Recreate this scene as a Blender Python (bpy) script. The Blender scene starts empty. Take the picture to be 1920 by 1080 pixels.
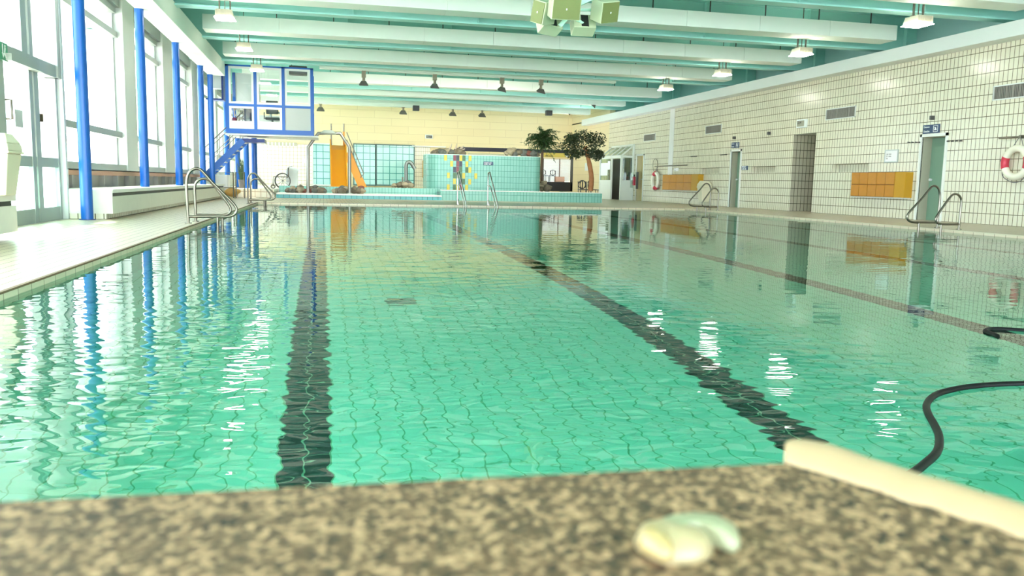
import bpy, bmesh, math, random
import numpy as np
from mathutils import Vector, Matrix, noise

SC = bpy.context.scene
COL = SC.collection
random.seed(7)

# ------------------------------------------------------------------ camera
F_PX = 1545.6
YAW, PITCH, ROLL, CAM_H = .22585, .1265, .02093, .70
_f = Vector((math.sin(YAW)*math.cos(PITCH), math.cos(YAW)*math.cos(PITCH), -math.sin(PITCH)))
_r0 = _f.cross(Vector((0, 0, 1))).normalized(); _u0 = _r0.cross(_f)
_r = _r0*math.cos(ROLL) + _u0*math.sin(ROLL)
_u = -_r0*math.sin(ROLL) + _u0*math.cos(ROLL)
CAM = Vector((0, 0, CAM_H))
cd = bpy.data.cameras.new('camera'); cam = bpy.data.objects.new('camera', cd); COL.objects.link(cam)
cam.matrix_world = Matrix(((_r.x, _u.x, -_f.x, 0), (_r.y, _u.y, -_f.y, 0), (_r.z, _u.z, -_f.z, CAM_H), (0, 0, 0, 1)))
cd.sensor_width = 36; cd.lens = F_PX/1920*36; cd.clip_start = .01; cd.clip_end = 500
cd.dof.use_dof = True; cd.dof.focus_distance = 9.0; cd.dof.aperture_fstop = 11.0
SC.camera = cam

# ------------------------------------------------------------------ sky, sun, exposure
SC.view_settings.view_transform = 'Standard'; SC.view_settings.look = 'None'
SC.view_settings.gamma = 1; SC.view_settings.use_curve_mapping = False
SC.view_settings.exposure = 1.42
SKY_STRENGTH = 4.6
w = bpy.data.worlds.new('sky'); SC.world = w; w.use_nodes = True
nt = w.node_tree; nt.nodes.clear()
N = nt.nodes.new
out = N('ShaderNodeOutputWorld'); bg = N('ShaderNodeBackground'); tc = N('ShaderNodeTexCoord')
nz = N('ShaderNodeTexNoise'); nz.inputs['Scale'].default_value = 3.2; nz.inputs['Detail'].default_value = 6
mp = N('ShaderNodeMapping'); mp.inputs['Scale'].default_value = (1, 1, 2.6)
rp = N('ShaderNodeValToRGB'); rp.color_ramp.elements[0].position = .42; rp.color_ramp.elements[1].position = .6
rp.color_ramp.elements[0].color = (.62, .84, 1, 1); rp.color_ramp.elements[1].color = (1, 1, 1, 1)
nt.links.new(tc.outputs['Generated'], mp.inputs[0]); nt.links.new(mp.outputs[0], nz.inputs['Vector'])
nt.links.new(nz.outputs['Fac'], rp.inputs[0]); nt.links.new(rp.outputs[0], bg.inputs[0])
bg.inputs[1].default_value = SKY_STRENGTH; nt.links.new(bg.outputs[0], out.inputs[0])
sd = bpy.data.lights.new('sun', 'SUN'); sun = bpy.data.objects.new('sun', sd); COL.objects.link(sun)
sd.energy = 11.0; sd.angle = .02; sd.color = (1, .96, .88)
sun.rotation_euler = Vector((.62, -.28, -.78)).to_track_quat('-Z', 'Y').to_euler()
SC.cycles.caustics_refractive = True; SC.cycles.caustics_reflective = True
SC.cycles.max_bounces = 10; SC.cycles.diffuse_bounces = 5; SC.cycles.glossy_bounces = 4
SC.cycles.transmission_bounces = 8; SC.cycles.transparent_max_bounces = 12
SC.cycles.sample_clamp_indirect = 8; SC.cycles.blur_glossy = .5
SC.cycles.use_denoising = True

# ------------------------------------------------------------------ picture -> place helpers
def ray(x, y): return _r*((x-960)/F_PX) + _u*((540-y)/F_PX) + _f
def at_z(x, y, z=0.): d = ray(x, y); return CAM + d*((z-CAM_H)/d.z)
def at_x(x, y, X): d = ray(x, y); return CAM + d*(X/d.x)
def at_y(x, y, Y): d = ray(x, y); return CAM + d*(Y/d.y)

# ------------------------------------------------------------------ materials
MATS = {}
def lnk(t, a, b): t.links.new(a, b)
def mat(name, col, rough=.5, metal=0., vary=0., vscale=4., bump=0., emit=0., spec=.5):
    if name in MATS: return MATS[name]
    m = bpy.data.materials.new(name); m.use_nodes = True; t = m.node_tree; b = t.nodes['Principled BSDF']
    b.inputs['Base Color'].default_value = (*col, 1); b.inputs['Roughness'].default_value = rough
    b.inputs['Metallic'].default_value = metal; b.inputs['Specular IOR Level'].default_value = spec
    if vary or bump:
        g = t.nodes.new('ShaderNodeNewGeometry'); n = t.nodes.new('ShaderNodeTexNoise')
        n.inputs['Scale'].default_value = vscale; n.inputs['Detail'].default_value = 5
        lnk(t, g.outputs['Position'], n.inputs['Vector'])
        if vary:
            mx = t.nodes.new('ShaderNodeMix'); mx.data_type = 'RGBA'
            mx.inputs[6].default_value = (*[c*(1-vary) for c in col], 1)
            mx.inputs[7].default_value = (*[min(1, c*(1+vary)) for c in col], 1)
            lnk(t, n.outputs['Fac'], mx.inputs[0]); lnk(t, mx.outputs[2], b.inputs['Base Color'])
        if bump:
            bp = t.nodes.new('ShaderNodeBump'); bp.inputs['Strength'].default_value = bump; bp.inputs['Distance'].default_value = .01
            lnk(t, n.outputs['Fac'], bp.inputs['Height']); lnk(t, bp.outputs[0], b.inputs['Normal'])
    if emit:
        b.inputs['Emission Color'].default_value = (*col, 1); b.inputs['Emission Strength'].default_value = emit
    MATS[name] = m; return m

def tile_mat(name, c1, c2, grout, tw, th, mortar, rough=.25, off=(0, 0), lanes=None, offset=0., vary_scale=0.):
    """rectangular tiles laid by world position on any axis-facing surface"""
    if name in MATS: return MATS[name]
    m = bpy.data.materials.new(name); m.use_nodes = True; t = m.node_tree; b = t.nodes['Principled BSDF']
    nn = t.nodes.new
    g = nn('ShaderNodeNewGeometry'); sp = nn('ShaderNodeSeparateXYZ'); lnk(t, g.outputs['Position'], sp.inputs[0])
    sn = nn('ShaderNodeSeparateXYZ'); lnk(t, g.outputs['True Normal'], sn.inputs[0])
    def M(op, a, bb=None, cc=None):
        q = nn('ShaderNodeMath'); q.operation = op
        for i, v in enumerate((a, bb, cc)):
            if v is None: continue
            if isinstance(v, (int, float)): q.inputs[i].default_value = v
            else: lnk(t, v, q.inputs[i])
        return q.outputs[0]
    ax = M('GREATER_THAN', M('ABSOLUTE', sn.outputs[0]), .7); az = M('GREATER_THAN', M('ABSOLUTE', sn.outputs[2]), .7)
    def lerp(a, bb, k): return M('ADD', M('MULTIPLY', a, M('SUBTRACT', 1., k)), M('MULTIPLY', bb, k))
    U = lerp(sp.outputs[0], sp.outputs[1], ax); V = lerp(sp.outputs[2], sp.outputs[1], az)
    cb = nn('ShaderNodeCombineXYZ'); lnk(t, M('SUBTRACT', U, off[0]), cb.inputs[0]); lnk(t, M('SUBTRACT', V, off[1]), cb.inputs[1])
    br = nn('ShaderNodeTexBrick'); br.offset = offset; br.squash = 1; br.inputs['Scale'].default_value = 1
    br.inputs['Brick Width'].default_value = tw; br.inputs['Row Height'].default_value = th
    br.inputs['Mortar Size'].default_value = mortar; br.inputs['Mortar Smooth'].default_value = .1; br.inputs['Bias'].default_value = 0
    br.inputs['Color1'].default_value = (*c1, 1); br.inputs['Color2'].default_value = (*c2, 1); br.inputs['Mortar'].default_value = (*grout, 1)
    lnk(t, cb.outputs[0], br.inputs['Vector'])
    colr = br.outputs['Color']
    if lanes:
        xs, hw, dark, dg = lanes
        msk = None
        for X in xs:
            k = M('LESS_THAN', M('ABSOLUTE', M('SUBTRACT', sp.outputs[0], X)), hw)
            msk = k if msk is None else M('MAXIMUM', msk, k)
        msk = M('MULTIPLY', msk, M('LESS_THAN', sp.outputs[1], 23.4)); msk = M('MULTIPLY', msk, az)
        dk = nn('ShaderNodeMix'); dk.data_type = 'RGBA'; dk.inputs[6].default_value = (*dark, 1); dk.inputs[7].default_value = (*dg, 1)
        lnk(t, br.outputs['Fac'], dk.inputs[0])
        mx = nn('ShaderNodeMix'); mx.data_type = 'RGBA'; lnk(t, msk, mx.inputs[0]); lnk(t, colr, mx.inputs[6]); lnk(t, dk.outputs[2], mx.inputs[7])
        colr = mx.outputs[2]
    lnk(t, colr, b.inputs['Base Color']); b.inputs['Roughness'].default_value = rough
    bp = nn('ShaderNodeBump'); bp.inputs['Strength'].default_value = .25; bp.inputs['Distance'].default_value = .002; bp.invert = True
    lnk(t, br.outputs['Fac'], bp.inputs['Height']); lnk(t, bp.outputs[0], b.inputs['Normal'])
    MATS[name] = m; return m

def glass_mat(name, tint=(1, 1, 1), refl=.06, frost=0.):
    if name in MATS: return MATS[name]
    m = bpy.data.materials.new(name); m.use_nodes = True; t = m.node_tree; t.nodes.clear(); nn = t.nodes.new
    o = nn('ShaderNodeOutputMaterial'); tr = nn('ShaderNodeBsdfTransparent'); tr.inputs[0].default_value = (*tint, 1)
    gl = nn('ShaderNodeBsdfGlossy'); gl.inputs['Roughness'].default_value = .02
    mx = nn('ShaderNodeMixShader'); mx.inputs[0].default_value = refl
    lnk(t, tr.outputs[0], mx.inputs[1]); lnk(t, gl.outputs[0], mx.inputs[2]); last = mx.outputs[0]
    if frost:
        tl = nn('ShaderNodeBsdfTranslucent'); tl.inputs[0].default_value = (*tint, 1)
        m2 = nn('ShaderNodeMixShader'); m2.inputs[0].default_value = frost
        lnk(t, last, m2.inputs[1]); lnk(t, tl.outputs[0], m2.inputs[2]); last = m2.outputs[0]
    lnk(t, last, o.inputs[0]); MATS[name] = m; return m

M_WHITE = mat('white_paint', (.84, .86, .82), .5, vary=.03, vscale=2)
M_BOX = mat('baffle_white', (.84, .90, .80), .6, vary=.04, vscale=1.5)
M_TEAL = mat('teal_steel', (.36, .72, .64), .4, vary=.04, vscale=1)
M_CEIL = mat('ceiling_teal', (.36, .68, .62), .7)
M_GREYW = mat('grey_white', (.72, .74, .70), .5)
M_FRAME = mat('window_aluminium', (.34, .38, .34), .4, .2)
M_PIER = mat('white_pier', (.60, .62, .57), .6)
M_BLUE = mat('blue_paint', (.004, .10, .42), .3)
M_NAVY = mat('navy_paint', (.006, .03, .2), .35)
M_STEEL = mat('brushed_steel', (.21, .19, .15), .28, 1.)
M_DARK = mat('black_plastic', (.015, .015, .015), .4)
M_DKGREY = mat('dark_grey', (.09, .085, .08), .6)
M_CREAM = mat('cream_plastic', (.74, .68, .5), .45, vary=.04)
M_BENCH = mat('bench_cream', (.78, .75, .64), .6, vary=.05, vscale=6)
M_BROWN = mat('brown_panel', (.42, .22, .13), .5, vary=.1, vscale=2)
M_ORANGE = mat('orange_tile', (.52, .205, .003), .35, vary=.12, vscale=7)
M_OCHRE = mat('ochre_panel', (.55, .28, .01), .5)
M_SLIDE = mat('slide_orange', (.80, .32, .004), .35)
M_BEIGE = tile_mat('beige_block_wall', (.88, .72, .44), (.90, .75, .47), (.76, .60, .36), 1.9, .42, .012, .7, offset=.5)
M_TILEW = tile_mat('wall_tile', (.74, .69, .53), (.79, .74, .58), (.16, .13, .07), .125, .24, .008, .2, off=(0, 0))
M_TILED = tile_mat('shaded_wall_tile', (.52, .48, .36), (.56, .51, .38), (.08, .07, .04), .125, .24, .009, .3)  # wall tile darkened, the shade of the passage put into its colour
M_TILEC = tile_mat('cream_small_tile', (.84, .8, .66), (.86, .82, .7), (.5, .36, .24), .2, .2, .01, .3)
M_DECK = tile_mat('deck_tile', (.56, .48, .35), (.63, .55, .40), (.17, .11, .06), .11, .055, .006, .35)
def floor_mat():
    m = bpy.data.materials.new('pool_tile'); m.use_nodes = True; t = m.node_tree; b = t.nodes['Principled BSDF']; nn = t.nodes.new
    g = nn('ShaderNodeNewGeometry'); sp = nn('ShaderNodeSeparateXYZ'); lnk(t, g.outputs['Position'], sp.inputs[0])
    def M(op, a, bb=None):
        q = nn('ShaderNodeMath'); q.operation = op
        for i, v in enumerate((a, bb)):
            if v is None: continue
            if isinstance(v, (int, float)): q.inputs[i].default_value = v
            else: lnk(t, v, q.inputs[i])
        return q.outputs[0]
    def line(c, off, step, hw):
        return M('LESS_THAN', M('ABSOLUTE', M('SUBTRACT', M('FRACT', M('ADD', M('DIVIDE', M('SUBTRACT', c, off), step), .5)), .5)), hw/step)
    X, Y, Z = sp.outputs
    vl = line(X, -.1, .1275, .0045); hl = line(Y, 0., .245, .004); hz = line(Z, 0., .245, .004)
    msk = None
    for x in (-.1, 2.45, 5.0, 7.55, 10.1):
        k = M('LESS_THAN', M('ABSOLUTE', M('SUBTRACT', X, x)), .1275); msk = k if msk is None else M('MAXIMUM', msk, k)
    msk = M('MULTIPLY', M('MULTIPLY', msk, M('LESS_THAN', Y, 23.4)), M('LESS_THAN', Z, FZ+.01))
    def mix(f, a, bb):
        q = nn('ShaderNodeMix'); q.data_type = 'RGBA'; lnk(t, f, q.inputs[0])
        for i, v in ((6, a), (7, bb)):
            if isinstance(v, tuple): q.inputs[i].default_value = (*v, 1)
            else: lnk(t, v, q.inputs[i])
        return q.outputs[2]
    pale = mix(vl, mix(M('MAXIMUM', hl, hz), (.86, .97, .90), (.52, .70, .52)), (.34, .60, .38))
    dark = mix(M('MAXIMUM', vl, hl), (.006, .008, .007), (.40, .50, .36))
    lnk(t, mix(msk, pale, dark), b.inputs['Base Color']); b.inputs['Roughness'].default_value = .3; return m
FZ = -1.95
M_FLOORP = floor_mat()
M_POOLWALL = tile_mat('pool_wall_tile', (.72, .6, .42), (.78, .66, .48), (.35, .25, .15), .245, .1, .006, .3)
M_TURQ = tile_mat('turquoise_tile', (.17, .42, .35), (.20, .46, .385), (.04, .18, .14), .125, .235, .006, .25)
M_TURQD = tile_mat('turquoise_trim_tile', (.08, .38, .40), (.11, .43, .45), (.03, .18, .18), .2, .2, .01, .25)
M_GLASSBLK = tile_mat('glass_block', (.33, .64, .60), (.42, .72, .68), (.03, .24, .22), .37, .37, .02, .15)
M_GLASS = glass_mat('window_glass')
M_FROST = glass_mat('frosted_glass', (.75, .95, .9), .05, .75)
M_GLASSG = glass_mat('green_glass', (.75, .85, .8), .15)
M_LAMP = mat('lamp_glow', (1, .97, .88), .5, emit=30.)
M_RED = mat('red_plastic', (.62, .03, .06), .4)
M_ROCK = mat('river_rock', (.17, .14, .095), .8, vary=.55, vscale=9, bump=.4)
M_DRIFT = mat('driftwood', (.5, .42, .32), .8, vary=.2)
M_LEAF = mat('leaf_green', (.035, .085, .02), .45, vary=.5, vscale=6)
M_LEAF2 = mat('ficus_leaf', (.024, .042, .012), .5, vary=.6, vscale=8)
M_TRUNK = mat('tree_bark', (.34, .14, .055), .8, vary=.3, vscale=8)
M_SIGN = mat('sign_navy', (.03, .06, .13), .4)
M_SIGNW = mat('sign_white', (.85, .88, .86), .5)
M_GREEN = mat('exit_green', (.02, .28, .13), .4)
M_DOORT = mat('door_teal', (.19, .31, .22), .5)
M_YEL = mat('door_yellow', (.75, .6, .25), .5)
M_GREYP = mat('grey_panel', (.5, .53, .5), .6)

# ------------------------------------------------------------------ mesh building
class MB:
    def __init__(s): s.v = []; s.f = []; s.mi = []; s.sm = []
    def add(s, vs, fs, mi=0, smooth=False):
        b = len(s.v); s.v += [tuple(v) for v in vs]
        for q in fs: s.f.append([b+i for i in q]); s.mi.append(mi); s.sm.append(smooth)
        return s
    def box(s, x0, x1, y0, y1, z0, z1, mi=0):
        vs = [(x, y, z) for x in (x0, x1) for y in (y0, y1) for z in (z0, z1)]
        return s.add(vs, [(0, 1, 3, 2), (4, 6, 7, 5), (0, 4, 5, 1), (2, 3, 7, 6), (0, 2, 6, 4), (1, 5, 7, 3)], mi)
    def obox(s, c, ax, ay, az, mi=0):
        c = Vector(c); vs = [c + ax*i + ay*j + az*k for i in (-1, 1) for j in (-1, 1) for k in (-1, 1)]
        return s.add(vs, [(0, 1, 3, 2), (4, 6, 7, 5), (0, 4, 5, 1), (2, 3, 7, 6), (0, 2, 6, 4), (1, 5, 7, 3)], mi)
    def bar(s, p, q, wd, ht, up=Vector((0, 0, 1)), mi=0):
        p = Vector(p); q = Vector(q); d = (q-p); L = d.length/2; d.normalize()
        sd = d.cross(up)
        if sd.length < 1e-4: sd = d.cross(Vector((0, 1, 0)))
        sd.normalize(); u = sd.cross(d)
        return s.obox((p+q)/2, d*L, sd*(wd/2), u*(ht/2), mi)
    def tube(s, pts, r, n=10, mi=0, closed=False, caps=True):
        pts = [Vector(p) for p in pts]; m = len(pts); rr = r if isinstance(r, (list, tuple)) else [r]*m
        rings = []; prev = None
        for i, p in enumerate(pts):
            if closed: t = pts[(i+1) % m] - pts[i-1]
            else: t = pts[min(i+1, m-1)] - pts[max(i-1, 0)]
            t.normalize()
            if prev is None:
                a = Vector((0, 0, 1)) if abs(t.z) < .9 else Vector((1, 0, 0)); nrm = (a - t*a.dot(t)).normalized()
            else: nrm = (prev - t*prev.dot(t)).normalized()
            prev = nrm; bn = t.cross(nrm)
            rings.append([p + (nrm*math.cos(2*math.pi*k/n) + bn*math.sin(2*math.pi*k/n))*rr[i] for k in range(n)])
        vs = [v for rg in rings for v in rg]; fs = []
        for i in range(m if closed else m-1):
            j = (i+1) % m
            for k in range(n): fs.append((i*n+k, i*n+(k+1) % n, j*n+(k+1) % n, j*n+k))
        s.add(vs, fs, mi, True)
        if caps and not closed:
            s.add(rings[0], [tuple(range(n))[::-1]], mi); s.add(rings[-1], [tuple(range(n))], mi)
        return s
    def cyl(s, p, q, r, n=16, mi=0, r2=None): return s.tube([p, q], [r, r if r2 is None else r2], n, mi)
    def prism(s, poly, z0, z1, mi=0, smooth=False):
        n = len(poly); vs = [(x, y, z0) for x, y in poly] + [(x, y, z1) for x, y in poly]
        s.add(vs, [tuple(range(n))[::-1], tuple(range(n, 2*n))], mi)
        return s.add(vs, [(i, (i+1) % n, n+(i+1) % n, n+i) for i in range(n)], mi, smooth)
    def torus(s, c, R, r, ax1, ax2, n=36, m=12, mi=0, a0=0, a1=2*math.pi):
        c = Vector(c); full = abs(a1-a0-2*math.pi) < 1e-6; k = n if full else n+1
        pts = [c + (ax1*math.cos(a0+(a1-a0)*i/n) + ax2*math.sin(a0+(a1-a0)*i/n))*R for i in range(k)]
        return s.tube(pts, r, m, mi, closed=full)
    def quad(s, a, b, c, d, mi=0): return s.add([a, b, c, d], [(0, 1, 2, 3)], mi)
    def build(s, name, mats, parent=None, bevel=0.):
        me = bpy.data.meshes.new(name); me.from_pydata(s.v, [], s.f)
        if not isinstance(mats, (list, tuple)): mats = [mats]
        for m in mats: me.materials.append(m)
        me.polygons.foreach_set('material_index', s.mi); me.polygons.foreach_set('use_smooth', s.sm)
        bm = bmesh.new(); bm.from_mesh(me); bmesh.ops.recalc_face_normals(bm, faces=bm.faces); bm.to_mesh(me); bm.free()
        me.update()
        o = bpy.data.objects.new(name, me); COL.objects.link(o)
        if parent is not None:
            o.parent = parent; o.matrix_parent_inverse = parent.matrix_basis.inverted()
        if bevel:
            b = o.modifiers.new('bevel', 'BEVEL'); b.width = bevel; b.segments = 2; b.limit_method = 'ANGLE'
        return o
def tag(o, label, cat, group=None, kind=None):
    o['label'] = label; o['category'] = cat
    if group: o['group'] = group
    if kind: o['kind'] = kind
    return o
def struct(o, label=None):
    o['kind'] = 'structure'
    if label: o['label'] = label
    return o
def thing(name, label, cat, loc=(0, 0, 0), group=None):
    o = bpy.data.objects.new(name, None); COL.objects.link(o); o.location = loc; o.empty_display_size = .1
    return tag(o, label, cat, group)
def dup(root, delta, label=None, group=None, scale=None):
    r = root.copy(); COL.objects.link(r); r.location = root.location + Vector(delta)
    if scale: r.scale = scale
    if label: r['label'] = label
    if group: r['group'] = group
    def rec(src, dst):
        for ch in [c for c in src.children]:
            c = ch.copy(); COL.objects.link(c); c.parent = dst; rec(ch, c)
    rec(root, r); return r
def word_bars(words, h, loc, face, m, parent):
    """strokes standing for print too small to read in the photograph"""
    mb = MB(); x, y, z = loc; u = 0; rs = random.Random(int(abs(x*7+y*13+z*29)*10))
    for wl in words:
        for k in range(wl):
            w_ = h*.5; hh = h*(1 if rs.random() < .3 else .68)
            if face == 'x': mb.box(x-.002, x, y-u-w_*.75, y-u, z-h/2, z-h/2+hh)
            else: mb.box(x+u, x+u+w_*.75, y-.002, y, z-h/2, z-h/2+hh)
            u += w_
        u += h*.5
    return mb.build('lettering', m, parent)
AX = {'x': Matrix(((0, 0, -1), (-1, 0, 0), (0, 1, 0))), 'y': Matrix(((1, 0, 0), (0, 0, -1), (0, 1, 0)))}
def text(name, body, size, loc, face, m, parent, depth=.002, align='LEFT'):
    cu = bpy.data.curves.new(name, 'FONT'); cu.body = body; cu.size = size; cu.extrude = depth; cu.align_x = align; cu.align_y = 'CENTER'
    cu.resolution_u = 3
    to = bpy.data.objects.new(name, cu); COL.objects.link(to)
    dg = bpy.context.evaluated_depsgraph_get(); me = bpy.data.meshes.new_from_object(to.evaluated_get(dg))
    bpy.data.objects.remove(to); bpy.data.curves.remove(cu)
    R = AX[face].to_4x4(); R.translation = Vector(loc); me.transform(R)
    me.materials.clear(); me.materials.append(m)
    o = bpy.data.objects.new(name, me); COL.objects.link(o); o.parent = parent
    if parent is not None: o.matrix_parent_inverse = parent.matrix_basis.inverted()
    return o
def wall_holes(mb, plane, pos, u0, u1, v0, v1, holes, nrm=-1, mi=0, rmi=1, thick=.0):
    """plane 'x': u=Y v=Z at X=pos; plane 'y': u=X v=Z at Y=pos. hole=(u0,u1,v0,v1,depth,back)"""
    P = (lambda u, v, d: (pos+d, u, v)) if plane == 'x' else (lambda u, v, d: (u, pos+d, v))
    us = sorted({u0, u1, *[h[0] for h in holes], *[h[1] for h in holes]}); vs = sorted({v0, v1, *[h[2] for h in holes], *[h[3] for h in holes]})
    for a, b in zip(us, us[1:]):
        for c, d in zip(vs, vs[1:]):
            mu, mv = (a+b)/2, (c+d)/2
            if any(h[0] < mu < h[1] and h[2] < mv < h[3] for h in holes): continue
            mb.quad(P(a, c, 0), P(b, c, 0), P(b, d, 0), P(a, d, 0), mi)
    for h in holes:
        a, b, c, d, D, back = h
        for q in (((a, c), (b, c)), ((b, c), (b, d)), ((b, d), (a, d)), ((a, d), (a, c))):
            (p1, q1), (p2, q2) = q
            mb.quad(P(p1, q1, 0), P(p2, q2, 0), P(p2, q2, D), P(p1, q1, D), rmi)
        if back: mb.quad(P(a, c, D), P(b, c, D), P(b, d, D), P(a, d, D), rmi)

# ================================================================== THE SETTING
PX0, PX1, PY0, PY1 = -1.86, 11.5, .25, 25.1      # pool edges
WZ = -.05                                        # water level
RX = 14.5                                        # right wall
FZ = -1.95                                       # pool floor
# decks
mb = MB(); mb.box(-4.6, PX0, -7, 33.2, -.3, 0); mb.box(PX1, RX, -7, 48, -.3, 0); mb.box(PX0, PX1, -7, PY0, -.3, 0); mb.box(PX0, PX1, PY1, 33.2, -.3, 0)
struct(mb.build('floor', M_DECK), 'cream mosaic-tiled pool deck')
xm_ = at_y(828, 365, 31.0).x + .09
mb = MB(); mb.box(-6.5, 11.0, 36.0, 48, 0, .3); mb.box(-6.5, xm_, 33.2, 36.0, 0, .3); mb.box(-6.5, -1.75, 31.2, 33.2, 0, .3)
struct(mb.build('floor_raised', M_TILEC))
# pool shell
mb = MB()
mb.quad((PX0, PY0, FZ), (PX1, PY0, FZ), (PX1, PY1, FZ), (PX0, PY1, FZ))
struct(mb.build('pool_floor', M_FLOORP), 'pale mint tiled pool floor with black lane lines')
mb = MB()
for (a, b) in (((PX0, PY0), (PX1, PY0)), ((PX1, PY0), (PX1, PY1)), ((PX1, PY1), (PX0, PY1)), ((PX0, PY1), (PX0, PY0))):
    mb.quad((*a, FZ), (*b, FZ), (*b, -.3), (*a, -.3))
struct(mb.build('pool_wall', M_FLOORP))
mb = MB()
mb.box(PX0-.001, PX0+.004, PY0, PY1, -.3, -.012); mb.box(PX1-.004, PX1+.001, PY0, PY1, -.3, -.012); mb.box(PX0, PX1, PY1-.004, PY1+.001, -.3, -.012)
mb.box(PX0-.02, PX0+.008, PY0, PY1, -.012, .002, 1); mb.box(PX1-.006, PX1+.02, PY0, PY1, -.012, .002, 2)
struct(mb.build('trim_1', [M_POOLWALL, mat('edge_brown', (.20, .12, .06), .6), mat('edge_cream', (.7, .6, .42), .5)]))

# water surface: real ripples
def make_water():
    ys = [PY0]; 
    while ys[-1] < PY1: ys.append(ys[-1] + max(.015, .0045*ys[-1]))
    ys[-1] = PY1; ys = np.array(ys); xs = np.linspace(PX0, PX1, 800)
    X, Y = np.meshgrid(xs, ys); Z = np.zeros_like(X); rs = np.random.RandomState(5)
    # wavelets: directions mostly across the view, several lengths
    for lam, amp, cnt in ((1.1, .00036, 6), (.42, .00024, 12), (.17, .0003, 22), (.085, .00018, 26)):
        for i in range(cnt):
            th = rs.normal(math.pi/2-.15, .45); L = lam*rs.uniform(.75, 1.3); k = 2*math.pi/L; ph = rs.uniform(0, 6.28)
            wob = .6*np.sin(X*rs.uniform(.2, .7)+ph*2) + .6*np.sin(Y*rs.uniform(.2, .7)+ph)
            Z += amp/math.sqrt(cnt)*2.2*np.sin(k*(X*math.cos(th)+Y*math.sin(th)) + ph + wob*1.6)
    patch = .55 + .45*np.sin(X*.55+Y*.31+1.)*np.sin(Y*.42-X*.2+.6)
    left = 1+.1*np.exp(-((X+.6)/1.6)**2)
    Z *= patch*left
    V = np.stack([X, Y, Z+WZ], -1).reshape(-1, 3); ny, nx = X.shape
    idx = np.arange(ny*nx).reshape(ny, nx)
    Fq = np.stack([idx[:-1, :-1], idx[:-1, 1:], idx[1:, 1:], idx[1:, :-1]], -1).reshape(-1, 4)
    me = bpy.data.meshes.new('pool_water'); me.vertices.add(len(V)); me.vertices.foreach_set('co', V.astype(np.float32).ravel())
    me.loops.add(Fq.size); me.loops.foreach_set('vertex_index', Fq.ravel().astype(np.int32))
    me.polygons.add(len(Fq)); me.polygons.foreach_set('loop_start', np.arange(0, Fq.size, 4, dtype=np.int32))
    me.update(calc_edges=True); me.polygons.foreach_set('use_smooth', np.ones(len(Fq), dtype=bool))
    m = bpy.data.materials.new('water'); m.use_nodes = True; t = m.node_tree; t.nodes.clear(); nn = t.nodes.new
    o = nn('ShaderNodeOutputMaterial'); rf = nn('ShaderNodeBsdfRefraction'); rf.inputs['IOR'].default_value = 1.333; rf.inputs['Roughness'].default_value = 0
    rf.inputs['Color'].default_value = (.50, .99, .86, 1)
    gl = nn('ShaderNodeBsdfGlossy'); gl.inputs['Roughness'].default_value = .0
    fr = nn('ShaderNodeFresnel'); fr.inputs['IOR'].default_value = 1.42
    mx = nn('ShaderNodeMixShader'); lnk(t, fr.outputs[0], mx.inputs[0]); lnk(t, rf.outputs[0], mx.inputs[1]); lnk(t, gl.outputs[0], mx.inputs[2]); lnk(t, mx.outputs[0], o.inputs[0])
    me.materials.append(m)
    ob = bpy.data.objects.new('pool_water', me); COL.objects.link(ob)
    tag(ob, 'clear mint green water filling the swimming pool', 'water', kind='stuff')
make_water()

# right wall with its recesses
def yz(px, py, X=RX): p = at_x(px, py, X); return p.y, p.z
nich = []
for a, b in (((1409, 307), (1453, 321)), ((1313, 311), (1348, 323)), ((1561, 303), (1628, 319))):
    y1_, z1_ = yz(*a); y0_, z0_ = yz(*b); nich.append((y0_, y1_, round(z0_/.24)*.24, round(z0_/.24)*.24+.24, .22, True))
D3 = (yz(1761, 414)[0], yz(1718, 411)[0], 0, 2.04)
D2 = (yz(1384, 388)[0], yz(1367, 386)[0], 0, 2.0)
D1 = (yz(1204, 374)[0], yz(1192, 373)[0], 0, 2.1)
SH = (yz(1521, 397)[0], yz(1480, 395)[0], 0, 2.40)
holes = nich + [(*D3, .5, False), (*D2, .5, False), (*D1, .3, False)]
mb = MB(); wall_holes(mb, 'x', RX, -7, 41.3, 0, 4.2, holes + [(*SH, 0, False)], mi=0, rmi=0)
struct(mb.build('wall_right', [M_TILEW]))
mb = MB()   # shower passage behind the opening
a, b = SH[0], SH[1]
mb.quad((RX, b, 0), (RX+1.6, b, 0), (RX+1.6, b, 2.4), (RX, b, 2.4)); mb.quad((RX, a, 0), (RX+1.6, a, 0), (RX+1.6, a, 2.4), (RX, a, 2.4))
mb.quad((RX+1.6, a, 0), (RX+1.6, b, 0), (RX+1.6, b, 2.4), (RX+1.6, a, 2.4)); mb.quad((RX, a, 0), (RX+1.6, a, 0), (RX+1.6, b, 0), (RX, b, 0), 1)
mb.quad((RX, a, 2.4), (RX+1.6, a, 2.4), (RX+1.6, b, 2.4), (RX, b, 2.4), 2)
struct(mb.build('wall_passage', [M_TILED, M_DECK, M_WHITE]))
mb = MB(); mb.box(RX, RX+.3, 41.3, 48, 0, 5.4); struct(mb.build('wall_right_far', M_BEIGE))
mb = MB(); mb.box(15.6, 15.8, -7, 48, 4.2, 5.5); mb.box(RX, 15.7, -7, 48, 4.2, 4.25); struct(mb.build('wall_upper', mat('pale_teal', (.42, .68, .66), .6)))
mb = MB(); mb.box(14.08, RX+.02, -7, 44.8, 3.96, 4.28); struct(mb.build('trim_2', M_WHITE, bevel=.01))
mb = MB(); p = at_x(1262, 205, RX); mb.box(RX-.02, RX, p.y-.22, p.y+.22, .9, 3.96); struct(mb.build('trim_3', mat('pale_strip', (.8, .78, .72), .5)))

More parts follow.
